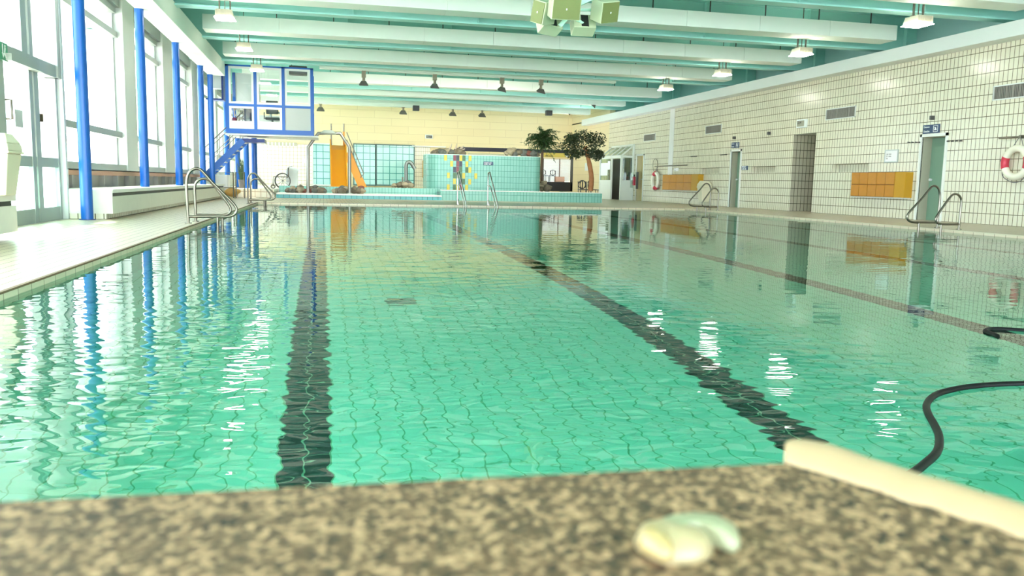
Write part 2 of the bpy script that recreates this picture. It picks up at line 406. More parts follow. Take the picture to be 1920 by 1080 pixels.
# back wall: beige blocks above, window, glass-block panels, tiled part
BY = 48.
def xz(px, py, Y=BY): p = at_y(px, py, Y); return p.x, p.z
wx0, wz1 = xz(1018, 297); wx1, wz0 = xz(1070, 341)
mb = MB(); wall_holes(mb, 'y', BY, -6.6, RX, 0, 5.5, [(wx0, wx1, wz0, wz1, .3, False)], mi=0, rmi=0)
struct(mb.build('wall_back', [M_BEIGE]))
def panel(name, px0, py0, px1, py1, m, d=.06, Y=BY):
    x0, z1_ = xz(px0, py0, Y); x1, z0_ = xz(px1, py1, Y); b_ = MB(); b_.box(x0, x1, Y-d, Y, z0_, z1_); return b_.build(name, m), (x0, x1, z0_, z1_)
o, _ = panel('wall_tiled_panel', 450, 267, 586, 356, M_TILEC, .05); struct(o)
o, _ = panel('wall_tiled_panel', 775, 275, 806, 352, M_TILEW, .05); struct(o)
o, _ = panel('trim_4', 772, 273, 835, 277, M_WHITE, .25); struct(o)
for i, (a, b, c, d) in enumerate(((587, 270, 622, 346), (664, 271, 703, 346), (706, 272, 775, 347))):
    o, (x0, x1, z0, z1) = panel('window_%d' % (i+1), a, b, c, d, M_GLASSBLK, .08)
    struct(o, 'turquoise glass block window panel in the back wall')
    f = MB()
    for q in ((x0-.06, x0, z0, z1), (x1, x1+.06, z0, z1), (x0-.06, x1+.06, z0-.08, z0), (x0-.06, x1+.06, z1, z1+.06)): f.box(q[0], q[1], BY-.12, BY-.001, q[2], q[3])
    f.build('window_frame', mat('dark_frame', (.08, .16, .15), .5) if i else M_GREYW, o)
mb = MB(); x0, z1 = xz(490, 266); x1, z0 = xz(557, 274)
mb.box(x0, x1, BY-.1, BY-.051, z0, z1, 0)
for i in range(1, 10):
    xx = x0+(x1-x0)*i/10; mb.box(xx-.03, xx+.03, BY-.13, BY-.1, z0, z1, 1)
struct(mb.build('window_4', [mat('strip_window', (.5, .46, .36), .3), M_SIGNW]))

# left side: piers, windows, transoms, sills
WX = -4.32
struct(MB().box(-4.75, -4.6, -7, 48, -.3, .02).build('trim_5', M_GREYW))
def ypx(px, py=250, X=WX): return at_x(px, py, X).y
piers = [(ypx(214), ypx(236)), (ypx(291), ypx(309)), (ypx(347), ypx(358)), (34.5, 35.1), (38.8, 39.4), (43.0, 43.6)]
Y0W = 14.08
TR = (at_x(224, 77, WX).z, at_x(228, 256, WX).z, at_x(230, 312, WX).z)   # upper transom, lower transom, sill
ends = [Y0W] + [v for p in piers for v in p] + [48.]
for i, (a, b) in enumerate(piers):
    mb = MB(); mb.box(WX-.28, WX+.25, a, b, TR[2]-.1, 4.5); struct(mb.build('wall_pier', M_PIER, bevel=.01))
k = 5
for i in range(0, len(ends), 2):
    a, b = ends[i], ends[i+1]
    root = bpy.data.objects.new('window_%d' % k, None); COL.objects.link(root); root.location = (WX, (a+b)/2, TR[2]); k += 1
    struct(root, 'tall window bay with metal frame on the left side of the hall')
    f = MB()
    for z, h, dpt in ((TR[0], .12, .14), (TR[1], .12, .16), (TR[2]-.04, .12, .22), (4.1, .12, .12)):
        f.box(WX-.08, WX+dpt, a, b, z-h/2, z+h/2)
    ym = a+(b-a)*.55
    for yy in (a+.03, ym, b-.03): f.box(WX-.06, WX+.06, yy-.035, yy+.035, TR[2], 4.5)
    f.build('window_frame', M_FRAME, root)
    g = MB(); g.box(WX-.012, WX-.006, a, b, TR[2], 4.45); g.build('pane', M_GLASS, root)
mb = MB(); mb.box(WX-.3, WX+.02, Y0W, 48, 0, TR[2]-.1); struct(mb.build('wall_left', M_GREYW))
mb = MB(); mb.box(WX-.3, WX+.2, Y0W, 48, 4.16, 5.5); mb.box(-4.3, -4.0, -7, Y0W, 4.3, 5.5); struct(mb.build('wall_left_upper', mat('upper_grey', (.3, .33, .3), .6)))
mb = MB()  # brown parapet panel above the bench back
za = at_x(133, 328, WX+.2).z
mb.box(WX+.02, WX+.2, Y0W+.12, 30.3, za, TR[2]-.12); struct(mb.build('trim_6', M_BROWN))

# entrance front at the left: glazed doors
DX = -4.0
def yd(px, py=250): return at_x(px, py, DX).y
zk0 = at_x(60, 303, DX).z; zt = at_x(70, 137, DX).z
yA, yB, yC = yd(5), yd(58), yd(103)
posts = [(-6.9, -6.8), (-3.4, -3.3), (0, .12), (3.4, 3.52), (6.6, 6.72)]
root = bpy.data.objects.new('door_1', None); COL.objects.link(root); root.location = (DX, yB, 0); struct(root, 'grey metal framed glass doors at the left edge')
f = MB()
for a, b in ((yd(-14), yA), (yd(52), yd(58)), (yd(61), yd(69)), (yd(101), yd(108))): f.box(DX-.07, DX+.05, a, b, 0, zt)
f.box(DX-.06, DX+.04, yd(-14), yd(108), 0, .2)
f.box(DX-.06, DX+.04, yd(-14), yd(108), zk0-.07, zk0+.07)
f.box(DX-.09, DX+.09, 8, yd(108), zt, zt+.18)
for a, b in ((yd(42), yd(52)), (yd(56), yd(62))): f.box(DX-.07, DX+.05, a, b, zt+.1, 4.4)
f.box(DX-.1, DX+.12, yd(98), yd(100)+.1, zt, 4.4)
f.build('door_frame', M_FRAME, root)
g = MB(); g.box(DX-.01, DX-.004, yd(-14), yd(103), zk0, zt); g.box(DX-.01, DX-.004, 8, Y0W-.2, zt+.18, 4.3); g.build('pane', M_GLASS, root)
g = MB(); g.box(DX-.02, DX-.006, yd(-14), yd(103), .2, zk0); g.build('frosted_pane', M_FROST, root)
g = MB(); p = at_x(19, 205, DX+.1); g.tube([(DX+.04, p.y, p.z+.12), (DX+.12, p.y, p.z+.12), (DX+.12, p.y, p.z-.12), (DX+.04, p.y, p.z-.12)], .014, 8); g.build('door_handle', M_STEEL, root)
g = MB(); a_, b_ = yd(2), yd(63); g.box(DX+.05, DX+.17, a_, b_, zt-.02, zt+.07); g.build('door_closer', M_FRAME, root)
mb = MB(); mb.box(DX-.35, DX+.13, yd(108), Y0W, 0, 4.5); struct(mb.build('wall_pier', M_PIER, bevel=.01))
# more glazing along the left, towards and behind the viewer
mb = MB()
for a, b in posts: mb.box(DX-.07, DX+.07, a, b, 0, 4.3)
mb.box(DX-.06, DX+.06, -7, 8.2, 0, .15); mb.box(DX-.06, DX+.06, -7, 8.2, 2.4, 2.5); mb.box(DX-.06, DX+.06, -7, 8.2, 4.2, 4.35)
struct(mb.build('window_13', M_FRAME))
g = MB(); g.box(DX-.01, DX-.004, -7, 8.2, .1, 4.3); g.build('pane', M_GLASS, bpy.data.objects['window_13'])
mb = MB()  # unseen rear end: bare frames without glass, left open as added daylight fill
for i in range(9): x = -4+i*2.31; mb.box(x-.05, x+.05, -7.05, -6.95, 0, 5.2)
mb.box(-4, RX, -7.05, -6.95, 0, .15); mb.box(-4, RX, -7.05, -6.95, 2.4, 2.5)
struct(mb.build('window_14', M_FRAME))

# ceiling: slab, teal beams, white baffle boxes, long left beam
struct(MB().box(-6.6, 16, -7, 48.2, 5.35, 5.6).build('ceiling', M_CEIL))
ZB = 4.42
boxes = [at_z(960, y, ZB).y for y in (27, 87, 128.75)]
per = (boxes[2]-boxes[0])/2
allb = [boxes[0]-per*k for k in (5, 4, 3, 2, 1)] + boxes
far = [at_z(700, y, ZB).y for y in (157, 178, 198)]
for Yb in allb + far:
    d = .62 if Yb < 30 else .5
    hh = .36
    mb = MB(); n = 9; x0, x1 = -2.95, 13.93
    for i in range(n):   # butted panels with hairline joints
        a = x0+(x1-x0)*i/n; b = x0+(x1-x0)*(i+1)/n
        mb.box(a+.004, b-.004, Yb, Yb+d, ZB, ZB+hh)
    mb.box(x0+.01, x1-.01, Yb+.02, Yb+d-.02, ZB+.01, ZB+hh-.01)
    struct(mb.build('ceiling_baffle', M_BOX))
    if Yb != far[-1]:
        c = Yb + (1.42 if Yb < 30 else 1.9)
        mb = MB(); mb.box(-6, 15.6, c-.02, c+.02, ZB, 5.35); mb.box(-6, 15.6, c-.16, c+.16, ZB-.02, ZB+.012); mb.box(-6, 15.6, c-.16, c+.16, 5.3, 5.35)
        for i in range(7):
            xx = -2.2+i*2.9; mb.box(xx-.01, xx+.01, c-.14, c+.14, ZB, 5.3)
        struct(mb.build('ceiling_beam', M_TEAL))
        mb = MB()  # little hangers over each box
        for i in range(12): xx = -2.6+i*1.45; mb.box(xx-.012, xx+.012, Yb+.25, Yb+.27, ZB+hh, 5.35)
        struct(mb.build('ceiling_hanger', M_DKGREY))
# hanging track at the end of the pool
ty = at_z(700, 133, ZB).y
mb = MB(); mb.box(-.1, 10.5, ty, ty+.25, ZB, ZB+.17); struct(mb.build('ceiling_track', M_BOX))
mb = MB()
for i in range(11): xx = -1.+i*1.12; mb.box(xx-.03, xx+.03, ty+.05, ty+.1, ZB+.17, ZB+.6)
struct(mb.build('ceiling_track_hanger', M_GREYW))
mb = MB(); mb.box(-3.64, -3.13, -7, 29.2, 4.0, 4.47); struct(mb.build('ceiling_long_beam', M_BOX, bevel=.008))
mb = MB(); mb.box(-6.6, -3.64, -7, 31, 4.47, 4.6); struct(mb.build('ceiling_left', mat('ceil_left', (.45, .6, .55), .6)))

# ================================================================== OUTSIDE
struct(MB().box(-60, -4.7, -30, 60, -.6, -.3).build('ground', mat('terrace', (.75, .73, .68), .7)))
b = thing('building', 'white building with balconies seen outside through the left windows', 'building', (-16, 34, -.3))
MB().box(-22, -14, 26, 50, -.3, 4.6).build('wall', mat('plaster', (.85, .86, .85), .7), b)
for z in (1.2, 3.0):
    for i in range(6): MB().box(-13.99, -13.95, 27+i*3.6, 28.6+i*3.6, z, z+1.0).build('house_window', mat('outside_glass', (.35, .5, .52), .2), b)
q = MB()
for z in (.9, 2.7, 4.6): MB().box(-14.4, -12.9, 26, 50, z-.08, z).build('balcony', M_WHITE, b)
b = thing('garden_wall', 'low salmon pink wall outside behind the glass doors', 'wall', (-10, 20, -.3))
MB().box(-10.3, -10, 8, 26, -.3, 1.25).build('wall', mat('salmon', (.8, .5, .4), .7), b)

# ================================================================== foliage helper
def leaves(mb, c, rad, n, size, long=1., droop=0., seed=1, shell=.35):
    rs = random.Random(seed); c = Vector(c); rad = Vector(rad)
    for i in range(n):
        while 1:
            d = Vector((rs.uniform(-1, 1), rs.uniform(-1, 1), rs.uniform(-1, 1)))
            if shell < d.length < 1: break
        d = Vector([d[k]*(1+.16*noise.noise(d*2.3+Vector((seed, 0, 0)))*2) for k in range(3)])
        p = c + Vector((d.x*rad.x, d.y*rad.y, d.z*rad.z))
        dr = Vector((rs.uniform(-1, 1)+d.x, rs.uniform(-1, 1)+d.y, rs.uniform(-.8, .8)-droop)).normalized()
        s_ = dr.cross(Vector((rs.uniform(-1, 1), rs.uniform(-1, 1), rs.uniform(-1, 1)))).normalized()
        L = size*long*rs.uniform(.7, 1.3); W = size*.5*rs.uniform(.7, 1.2)
        mb.add([p, p+dr*L*.45+s_*W*.5, p+dr*L, p+dr*L*.45-s_*W*.5], [(0, 1, 2, 3)])
t = thing('garden_tree', 'leafy tree outside behind the glass entrance door', 'tree', (-12.5, 22, -.3))
mb = MB(); mb.cyl((-12.5, 22, -.3), (-12.5, 22, 3), .2, 8); mb.build('trunk', M_TRUNK, t)
mb = MB(); leaves(mb, (-12.5, 22, 3.2), (1.6, 2.6, 1.7), 1400, .5, seed=3, shell=.1); mb.build('foliage', mat('garden_leaf', (.25, .45, .1), .6, vary=.4), t)

# ================================================================== COLUMNS
cols = [(-3.57, 13.95, 0), (-3.57, 18.3, 0), (-3.57, 22.5, 0), (-3.57, 26.8, 0), (-3.57, 29.0, 0)]
lab = ['nearest blue round column beside the glass doors, in front of the bench end', 'second blue round column, standing through the cream bench', 'third blue round column from the front, rising behind the bench',
       'fourth blue round column, just before the metal staircase', 'blue round column at the far end of the long white beam']
for (x, y, z), l in zip(cols, lab):
    t = thing('blue_column', l, 'column', (x, y, 0), 'blue columns along the windows')
    MB().cyl((x, y, 0), (x, y, 4.0 if y > 18 or 1 else 4.4), .088, 28).build('shaft', M_BLUE, t)
    MB().cyl((x, y, 0), (x, y, .012), .12, 28).build('base_plate', M_NAVY, t)
for px, pb, l in ((447, 351, 'left front post under the blue lifeguard cabin'), (463, 353, 'middle post under the blue lifeguard cabin'), (478, 356, 'right post under the blue lifeguard cabin'), (427, 348, 'pale blue post behind the staircase, left of the cabin')):
    p = at_z(px, pb, .3); yy = min(max(p.y, 31.4), 36); X = at_y(px, pb, yy).x
    t = thing('blue_post', 'blue round ' + l, 'column', (X, yy, .3), 'posts below the lifeguard cabin')
    MB().cyl((X, yy, .3), (X, yy, 2.4 if px > 430 else 4.4), .1, 20).build('shaft', M_BLUE, t)

# ================================================================== BENCH
t = thing('long_bench', 'long cream concrete bench with dark slot under its seat along the windows', 'bench', (-3.5, 14.1, 0))
BXf, BXb, BYn, BYf = -3.24, -4.05, 14.12, 29.3
mb = MB(); n = 5
for i in range(n):
    a = BYn+(BYf-BYn)*i/n; b = BYn+(BYf-BYn)*(i+1)/n
    mb.box(BXf-.03, BXf, a+.003, b-.003, .09, .36)
mb.box(BXb, BXf-.001, BYn, BYn+.03, .09, .455)
mb.build('front_panel', M_BENCH, t)
mb = MB()
for i in range(n):
    a = BYn+(BYf-BYn)*i/n; b = BYn+(BYf-BYn)*(i+1)/n
    mb.box(BXb, BXf+.005, a+.003+(.03 if i == 0 else 0), b-.003, .415, .47)
mb.build('seat', mat('bench_top', (.86, .85, .78), .5), t)
MB().box(BXb+.02, BXf-.03, BYn+.04, BYf, .1, .41).build('slot_core', M_DARK, t)
MB().box(BXb, BXf-.1, BYn+.01, BYf, 0, .09).build('plinth', M_TILEW, t)
mb = MB(); mb.box(WX+.03, WX+.1, BYn+.1, 30.2, .3, za)
y = BYn+.1
while y < 30: mb.box(WX+.1, WX+.2, y, y+.05, .3, za); y += 1.06
o = mb.build('backrest', mat('bench_back', (.36, .35, .31), .6), t)

# near bench end + bin at the picture's left edge
zt_ = at_x(28, 370, -3.35).z
t = thing('bench_end', 'cream bench block with dark slot, cut off at the left edge', 'bench', (-3.6, 9.9, 0))
ye = 9.62
mb = MB(); mb.box(-3.85, -3.14, 6.0, ye, .09, .36); mb.build('front_panel', M_BENCH, t)
MB().box(-3.85, -3.14, 6.0, ye, .41, .47).build('seat', M_BENCH, t)
MB().box(-3.83, -3.17, 6.0, ye-.05, .36, .41).build('slot_core', M_DARK, t)
MB().box(-3.83, -3.28, 6.0, ye-.12, 0, .09).build('plinth', M_DKGREY, t)
def litter_bin(name, label, c, w_, d_, h, ax=Vector((1, 0, 0)), ay=Vector((0, 1, 0))):
    t = thing(name, label, 'bin', c, 'cream litter bins'); c = Vector(c)
    def ringbox(mb, z0, z1, w0, w1, d0, d1, off=0):
        vs = []
        for z, ww, dd in ((z0, w0, d0), (z1, w1, d1)):
            for sx, sy in ((-1, -1), (1, -1), (1, 1), (-1, 1)): vs.append(c + ax*(sx*ww/2) + ay*(sy*dd/2+off) + Vector((0, 0, z)))
        mb.add(vs, [(3, 2, 1, 0), (4, 5, 6, 7), (0, 1, 5, 4), (1, 2, 6, 5), (2, 3, 7, 6), (3, 0, 4, 7)])
    mb = MB(); ringbox(mb, 0, h*.68, w_*.72, w_, d_*.72, d_); mb.build('bin_body', M_CREAM, t, bevel=.012)
    mb = MB(); ringbox(mb, h*.68, h*.72, w_*1.1, w_*1.1, d_*1.1, d_*1.1); ringbox(mb, h*.72, h*.84, w_*1.05, w_, d_*1.05, d_); ringbox(mb, h*.84, h, w_, w_*.75, d_, d_*.5)
    mb.build('bin_lid', M_CREAM, t, bevel=.012)
    return t
p = at_x(15, 370, -3.55)
litter_bin('litter_bin', 'cream plastic litter bin on the bench block at the left edge', (-3.23, ye-.27, .47), .38, .40, .62)

# ================================================================== PEBBLE, STARTING BLOCK, HOSE
BT = .585
P = lambda x, y, z=BT: at_z(x, y, z)
def pv(x, y, z=BT): p = at_z(x, y, z); return (p.x, p.y)
blk = thing('starting_block', 'grey-brown granite starting block in the blurred foreground', 'starting block', (0.1, -.1, 0))
c0 = Vector(pv(1474, 868)); cl = Vector(pv(0, 941)); cr = Vector(pv(1925, 1006))
fl = c0 + (cl-c0)*2.0; sr = c0 + (cr-c0)*2.6
poly = [tuple(c0), tuple(sr), (sr.x-.25, -.55), (fl.x+.08, -.55), tuple(fl)]
gm = bpy.data.materials.new('granite'); gm.use_nodes = True; gt = gm.node_tree; gb = gt.nodes['Principled BSDF']; nn = gt.nodes.new
geo = nn('ShaderNodeNewGeometry')
v1 = nn('ShaderNodeTexVoronoi'); v1.inputs['Scale'].default_value = 380
v2 = nn('ShaderNodeTexNoise'); v2.inputs['Scale'].default_value = 120; v2.inputs['Detail'].default_value = 4; v2.inputs['Roughness'].default_value = .7
r1 = nn('ShaderNodeValToRGB'); r1.color_ramp.elements[0].position = .30; r1.color_ramp.elements[1].position = .68
r1.color_ramp.elements[0].color = (.018, .011, .004, 1); r1.color_ramp.elements[1].color = (.42, .25, .13, 1)
e_ = r1.color_ramp.elements.new(.5); e_.color = (.115, .062, .026, 1)
cmb = nn('ShaderNodeMix'); cmb.data_type = 'RGBA'; cmb.inputs[0].default_value = .45
bwc = nn('ShaderNodeRGBToBW'); lnk(gt, geo.outputs['Position'], v1.inputs['Vector']); lnk(gt, geo.outputs['Position'], v2.inputs['Vector'])
lnk(gt, v1.outputs['Color'], bwc.inputs[0]); lnk(gt, v2.outputs['Fac'], cmb.inputs[6]); lnk(gt, bwc.outputs[0], cmb.inputs[7])
lnk(gt, cmb.outputs[2], r1.inputs[0]); lnk(gt, r1.outputs[0], gb.inputs['Base Color']); gb.inputs['Roughness'].default_value = .7
mb = MB(); mb.prism(poly, BT-.07, BT); mb.build('block_top', gm, blk, bevel=.004)
MB().box(-.35, .3, -.5, -.05, 0, BT-.07).build('pedestal', gm, blk)
# cream rounded nosing along the right side
inn = [(1470, 863), (1474, 867), (1480, 868), (1496, 874), (1530, 884), (1600, 905), (1690, 935), (1790, 968), (1925, 1008), (2300, 1120)]
outr = [(1471, 861), (1474, 854), (1486, 846), (1512, 842), (1560, 849), (1650, 882), (1740, 912), (1830, 940), (1940, 974), (2330, 1088)]
def densify(L_, k=6): return [(L_[i][0]+(L_[i+1][0]-L_[i][0])*j/k, L_[i][1]+(L_[i+1][1]-L_[i][1])*j/k) for i in range(len(L_)-1) for j in range(k)] + [L_[-1]]
inn = [(x, y+(2.2*math.sin(x*.06)+1.6*math.sin(x*.023+1))*min(1, max(0, (x-1500)/80))) for x, y in densify(inn)]; outr = densify(outr)
mb = MB(); prof = 9; rings = []
for (ix, iy), (ox, oy) in zip(inn, outr):
    a = P(ix, iy, BT); b = P(ox, oy, BT-.004); ring = []
    for k in range(prof+1):
        tt = k/prof; q = a.lerp(b, tt); q.z = BT + .006*math.sin(math.pi*min(1, tt*1.1)) - .012*max(0, tt-.6)*2.5
        ring.append(q)
    sk = min(.06, .003+.0045*len(rings)); ring += [Vector((b.x, b.y, BT-.004-sk)), Vector((a.x, a.y, BT-.004-sk))]; rings.append(ring)

m_ = len(rings[0]); vs = [v for r_ in rings for v in r_]
fs = [(i*m_+k, i*m_+(k+1) % m_, (i+1)*m_+(k+1) % m_, (i+1)*m_+k) for i in range(len(rings)-1) for k in range(m_)]
mb.add(vs, fs, 0, True); mb.add(rings[0], [tuple(range(m_))]); mb.build('edge_nosing', mat('nosing_cream', (.40, .27, .15), .35), blk)

# pale shell on the block
sh = thing('seashell', 'pale cream seashell lying on the granite block', 'shell', tuple(P(1288, 1040)))
def blob(pxs, z0, h, name, m, parent, squash=1.):
    cx = sum(p[0] for p in pxs)/len(pxs); cy = sum(p[1] for p in pxs)/len(pxs)
    base = [P(x, y, z0) for x, y in pxs]; c = P(cx, cy, z0); n = len(base); vs = []; R = 7
    for k in range(R):
        a = k/(R-1)*math.pi/2; s_ = math.cos(a)**.7; zz = math.sin(a)*h
        for b_ in base: q = c.lerp(b_, s_); vs.append((q.x, q.y, z0+zz))
    mb = MB(); mb.add(vs, [(k*n+i, k*n+(i+1) % n, (k+1)*n+(i+1) % n, (k+1)*n+i) for k in range(R-1) for i in range(n)] + [tuple(range(n))[::-1]], 0, True)
    return mb.build(name, m, parent)
M_SHELL = mat('shell_cream', (.36, .28, .15), .3, vary=.06, vscale=60); M_SHELLG = mat('shell_green', (.29, .29, .17), .3)
blob([(1192, 1022), (1210, 1000), (1250, 985), (1300, 980), (1350, 984), (1384, 1002), (1390, 1025), (1376, 1038), (1352, 1030), (1330, 1022), (1300, 1018), (1255, 1030), (1215, 1045)], BT, .007, 'shell_back', M_SHELLG, sh)
blob([(1188, 1020), (1196, 1004), (1222, 1000), (1262, 1008), (1300, 1022), (1330, 1020), (1338, 1035), (1328, 1052), (1300, 1060), (1254, 1062), (1222, 1050), (1198, 1036)], BT, .008, 'shell_body', M_SHELL, sh)
blob([(1196, 1022), (1200, 1008), (1218, 1001), (1234, 1008), (1244, 1022), (1264, 1038), (1262, 1050), (1244, 1054), (1222, 1044), (1204, 1036)], BT+.003, .006, 'shell_lip', mat('shell_yellow', (.38, .27, .11), .3), sh)

# floating hose
def smooth(pts, n=8, closed=False):
    out_ = []; m = len(pts)
    for i in range(m-1):
        p0, p1, p2, p3 = pts[max(i-1, 0)], pts[i], pts[i+1], pts[min(i+2, m-1)]
        for k in range(n):
            t_ = k/n; out_.append(.5*((2*p1) + (-p0+p2)*t_ + (2*p0-5*p1+4*p2-p3)*t_**2 + (-p0+3*p1-3*p2+p3)*t_**3))
    out_.append(pts[-1]); return out_
hp = [(1640, 925), (1706, 890), (1735, 869), (1757, 847), (1761, 820), (1752, 797), (1740, 775), (1738, 757), (1756, 740), (1797, 729), (1847, 723), (1920, 720), (2040, 720), (2120, 690), (2060, 645), (1990, 626), (1920, 620), (1865, 617), (1848, 621), (1876, 632)]
hpts = smooth([at_z(x, y, WZ+.004) for x, y in hp]); hpts[-1].z -= .05; hpts[-2].z -= .03
o = MB().tube(hpts, .0125, 12).build('hose', mat('hose_black', (.004, .004, .004), .45, spec=.15)); tag(o, 'black hose floating in a curve on the water at the right', 'hose')

# drains on the pool floor
for i, (px, py, l) in enumerate(((752, 565, 'nearer grey square drain grate on the pool floor'), (700, 462, 'farther grey square drain grate on the pool floor'))):
    # refracted view: solve the floor point under the water
    d = ray(px, py).normalized(); s_ = (WZ-CAM_H)/d.z; pt = CAM+d*s_; ci = -d.z; n_ = 1.333
    tdir = d/n_ + Vector((0, 0, 1))*(ci/n_-math.sqrt(1-(1-ci*ci)/n_**2)); pt = pt + tdir*((FZ-WZ)/tdir.z)
    mb = MB(); mb.box(pt.x-.13, pt.x+.13, pt.y-.16, pt.y+.16, FZ, FZ+.01, 0)
    for k in range(6): mb.box(pt.x-.12, pt.x+.12, pt.y-.14+k*.05, pt.y-.12+k*.05, FZ+.01, FZ+.016, 1)
    o = mb.build('floor_drain', [mat('drain_grey', (.34, .38, .32), .5), M_DKGREY]); tag(o, l, 'drain', 'pool floor drains')

# ================================================================== POOL LADDERS
def prof_from(pts, Y): return [at_y(x, y, Y) for x, y in pts]
A_big = prof_from([(353, 418.5), (351, 380), (349.5, 345), (353, 327), (362, 317.5), (374, 317), (385, 327), (400, 344), (418, 362), (434, 378), (442, 388), (443.5, 396), (438, 403), (424, 406.5), (400, 406.5), (354, 406)], 13.15)
A_small = prof_from([(367, 414), (366, 380), (365, 352), (369, 341), (378, 335.5), (390, 336.5), (400, 346), (414, 364), (426, 380), (432, 390), (432, 397), (426, 402), (414, 404), (368, 403)], 13.75)
bigp = [Vector((p.x, 0, p.z)) for p in A_big]; smallp = [Vector((p.x, 0, p.z)) for p in A_small]
bigp[0].z = smallp[0].z = 0
xpost = at_y(408, 415, 13.15).x
def ladder(label, flip, x_ref, ya, yb):
    """ya: place of the tall rail, yb: of the low rail; flip mirrors it to the right pool side"""
    t = thing('pool_ladder', label, 'pool ladder', (x_ref, (ya+yb)/2, 0), 'steel pool ladders')
    fx = (lambda x: x) if not flip else (lambda x: x_ref-(x+1.98))
    for pr, Y in ((bigp, ya), (smallp, yb)):
        pts = [Vector((fx(p.x), Y, p.z)) for p in pr]
        mb = MB(); mb.tube(smooth(pts[:-1], 5)+[pts[-1]], .021, 12)
        mb.cyl((fx(xpost), Y, pr[-1].z), (fx(xpost), Y, -1.3), .02, 10)
        hr = mb.build('handrail', M_STEEL, t)
        MB().cyl((pts[0].x, Y, 0), (pts[0].x, Y, .012), .05, 16).build('foot_plate', M_STEEL, hr)
    for k in range(4):
        MB().box(fx(xpost)-.06, fx(xpost)+.06, min(ya, yb), max(ya, yb), -.35-k*.28, -.32-k*.28).build('tread', M_STEEL, t)
ladder('near left pool ladder of curved steel rails beside the bench', False, -1.98, 13.15, 13.75)
ladder('far left pool ladder of curved steel rails near the pool corner', False, -1.98, 23.4, 24.0)
ladder('near right pool ladder of curved steel rails below the ladies shower door', True, 11.78, 14.0, 13.4)
ladder('far right pool ladder of curved steel rails in front of the orange cabinet', True, 11.78, 23.9, 23.3)
t = thing('pool_ladder', 'steel pool ladder with two slanting rails at the far pool end', 'pool ladder', (4.6, 25.1, 0), 'steel pool ladders')
for px, py in ((862, 386), (919, 386)):
    X = at_y(px-4, py, 25.3).x; mb = MB()
    pts = [Vector((X, 25.35, 0)), Vector((X, 25.35, .9)), Vector((X, 25.25, 1.0)), Vector((X, 25.1, 1.0)), Vector((X, 25.0, .93)), Vector((X+.12, 24.45, .05)), Vector((X+.14, 24.4, -.5))]
    mb.tube(smooth(pts, 5), .022, 10)
    pts = [Vector((X, 25.35, .6)), Vector((X, 25.12, .6)), Vector((X+.03, 25.02, .52)), Vector((X+.1, 24.7, .02)), Vector((X+.12, 24.7, -.4))]
    mb.tube(smooth(pts, 5), .018, 10)
    mb.tube([Vector((X, 25.35, .14)), Vector((X, 25.2, .16)), Vector((X, 25.15, .05)), Vector((X, 25.15, 0))], .018, 8)
    mb.build('handrail', mat('bright_steel', (.5, .48, .44), .25, 1.), t)
mb = MB()
for k in range(3): mb.box(at_y(860, 386, 24.6).x, at_y(918, 386, 24.6).x, 24.4, 24.5, -.4-k*.3, -.37-k*.3)
mb.build('tread', M_STEEL, t)

# ================================================================== HANGING LAMPS
def hang_lamp(label, c):
    t = thing('hanging_lamp', label, 'lamp', c, 'hall lamps hanging in two rows'); x, y, z = c
    w0, w1, d0, d1, h = .15, .18, .19, .22, .16
    vs = [(x+sx*w_, y+sy*d_, z+zz) for zz, w_, d_ in ((0, w1, d1), (h, w0, d0)) for sx, sy in ((-1, -1), (1, -1), (1, 1), (-1, 1))]
    mb = MB(); mb.add(vs, [(4, 5, 6, 7), (0, 1, 5, 4), (1, 2, 6, 5), (2, 3, 7, 6), (3, 0, 4, 7)])
    for k in range(14):
        a = -1+2*(k+.5)/14
        mb.box(x+a*w1-.006, x+a*w1+.006, y-d1-.012, y-d0+.0, z+.01, z+h-.01)
    mb.build('housing', mat('lamp_housing', (.66, .62, .48), .5), t)
    MB().box(x-w1-.02, x+w1+.02, y-d1-.02, y+d1+.02, z-.012, z).build('diffuser', M_LAMP, t)
    mb = MB()
    for sx in (-.11, .11): mb.box(x+sx-.014, x+sx+.014, y-.02, y+.02, z+h, 4.8)
    mb.box(x-w0, x+w0, y-.05, y+.05, z+h, z+h+.02); mb.box(x-.008, x+.008, y-.008, y+.008, z+h, 5.35); mb.build('hanger', mat('hanger_dark', (.12, .11, .08), .6), t)
ZL = 4.05
rl = ['first (nearest, largest in view) lamp of the right row', 'second lamp of the right row from the front', 'third lamp of the right row from the front', 'fourth and farthest lit lamp of the right row']
for (px, py), l in zip(((1720, 47), (1502, 103), (1354, 141), (1248, 168)), rl): p = at_z(px, py, ZL); hang_lamp(l, (p.x, p.y, ZL))
ll = ['nearest lamp of the left row, at the top of the picture', 'middle lamp of the left row', 'farthest lamp of the left row, in front of the blue cabin']
for (px, py), l in zip(((422, 35), (458, 93), (482, 132)), ll): p = at_z(px, py, ZL); hang_lamp(l, (p.x, p.y, ZL))
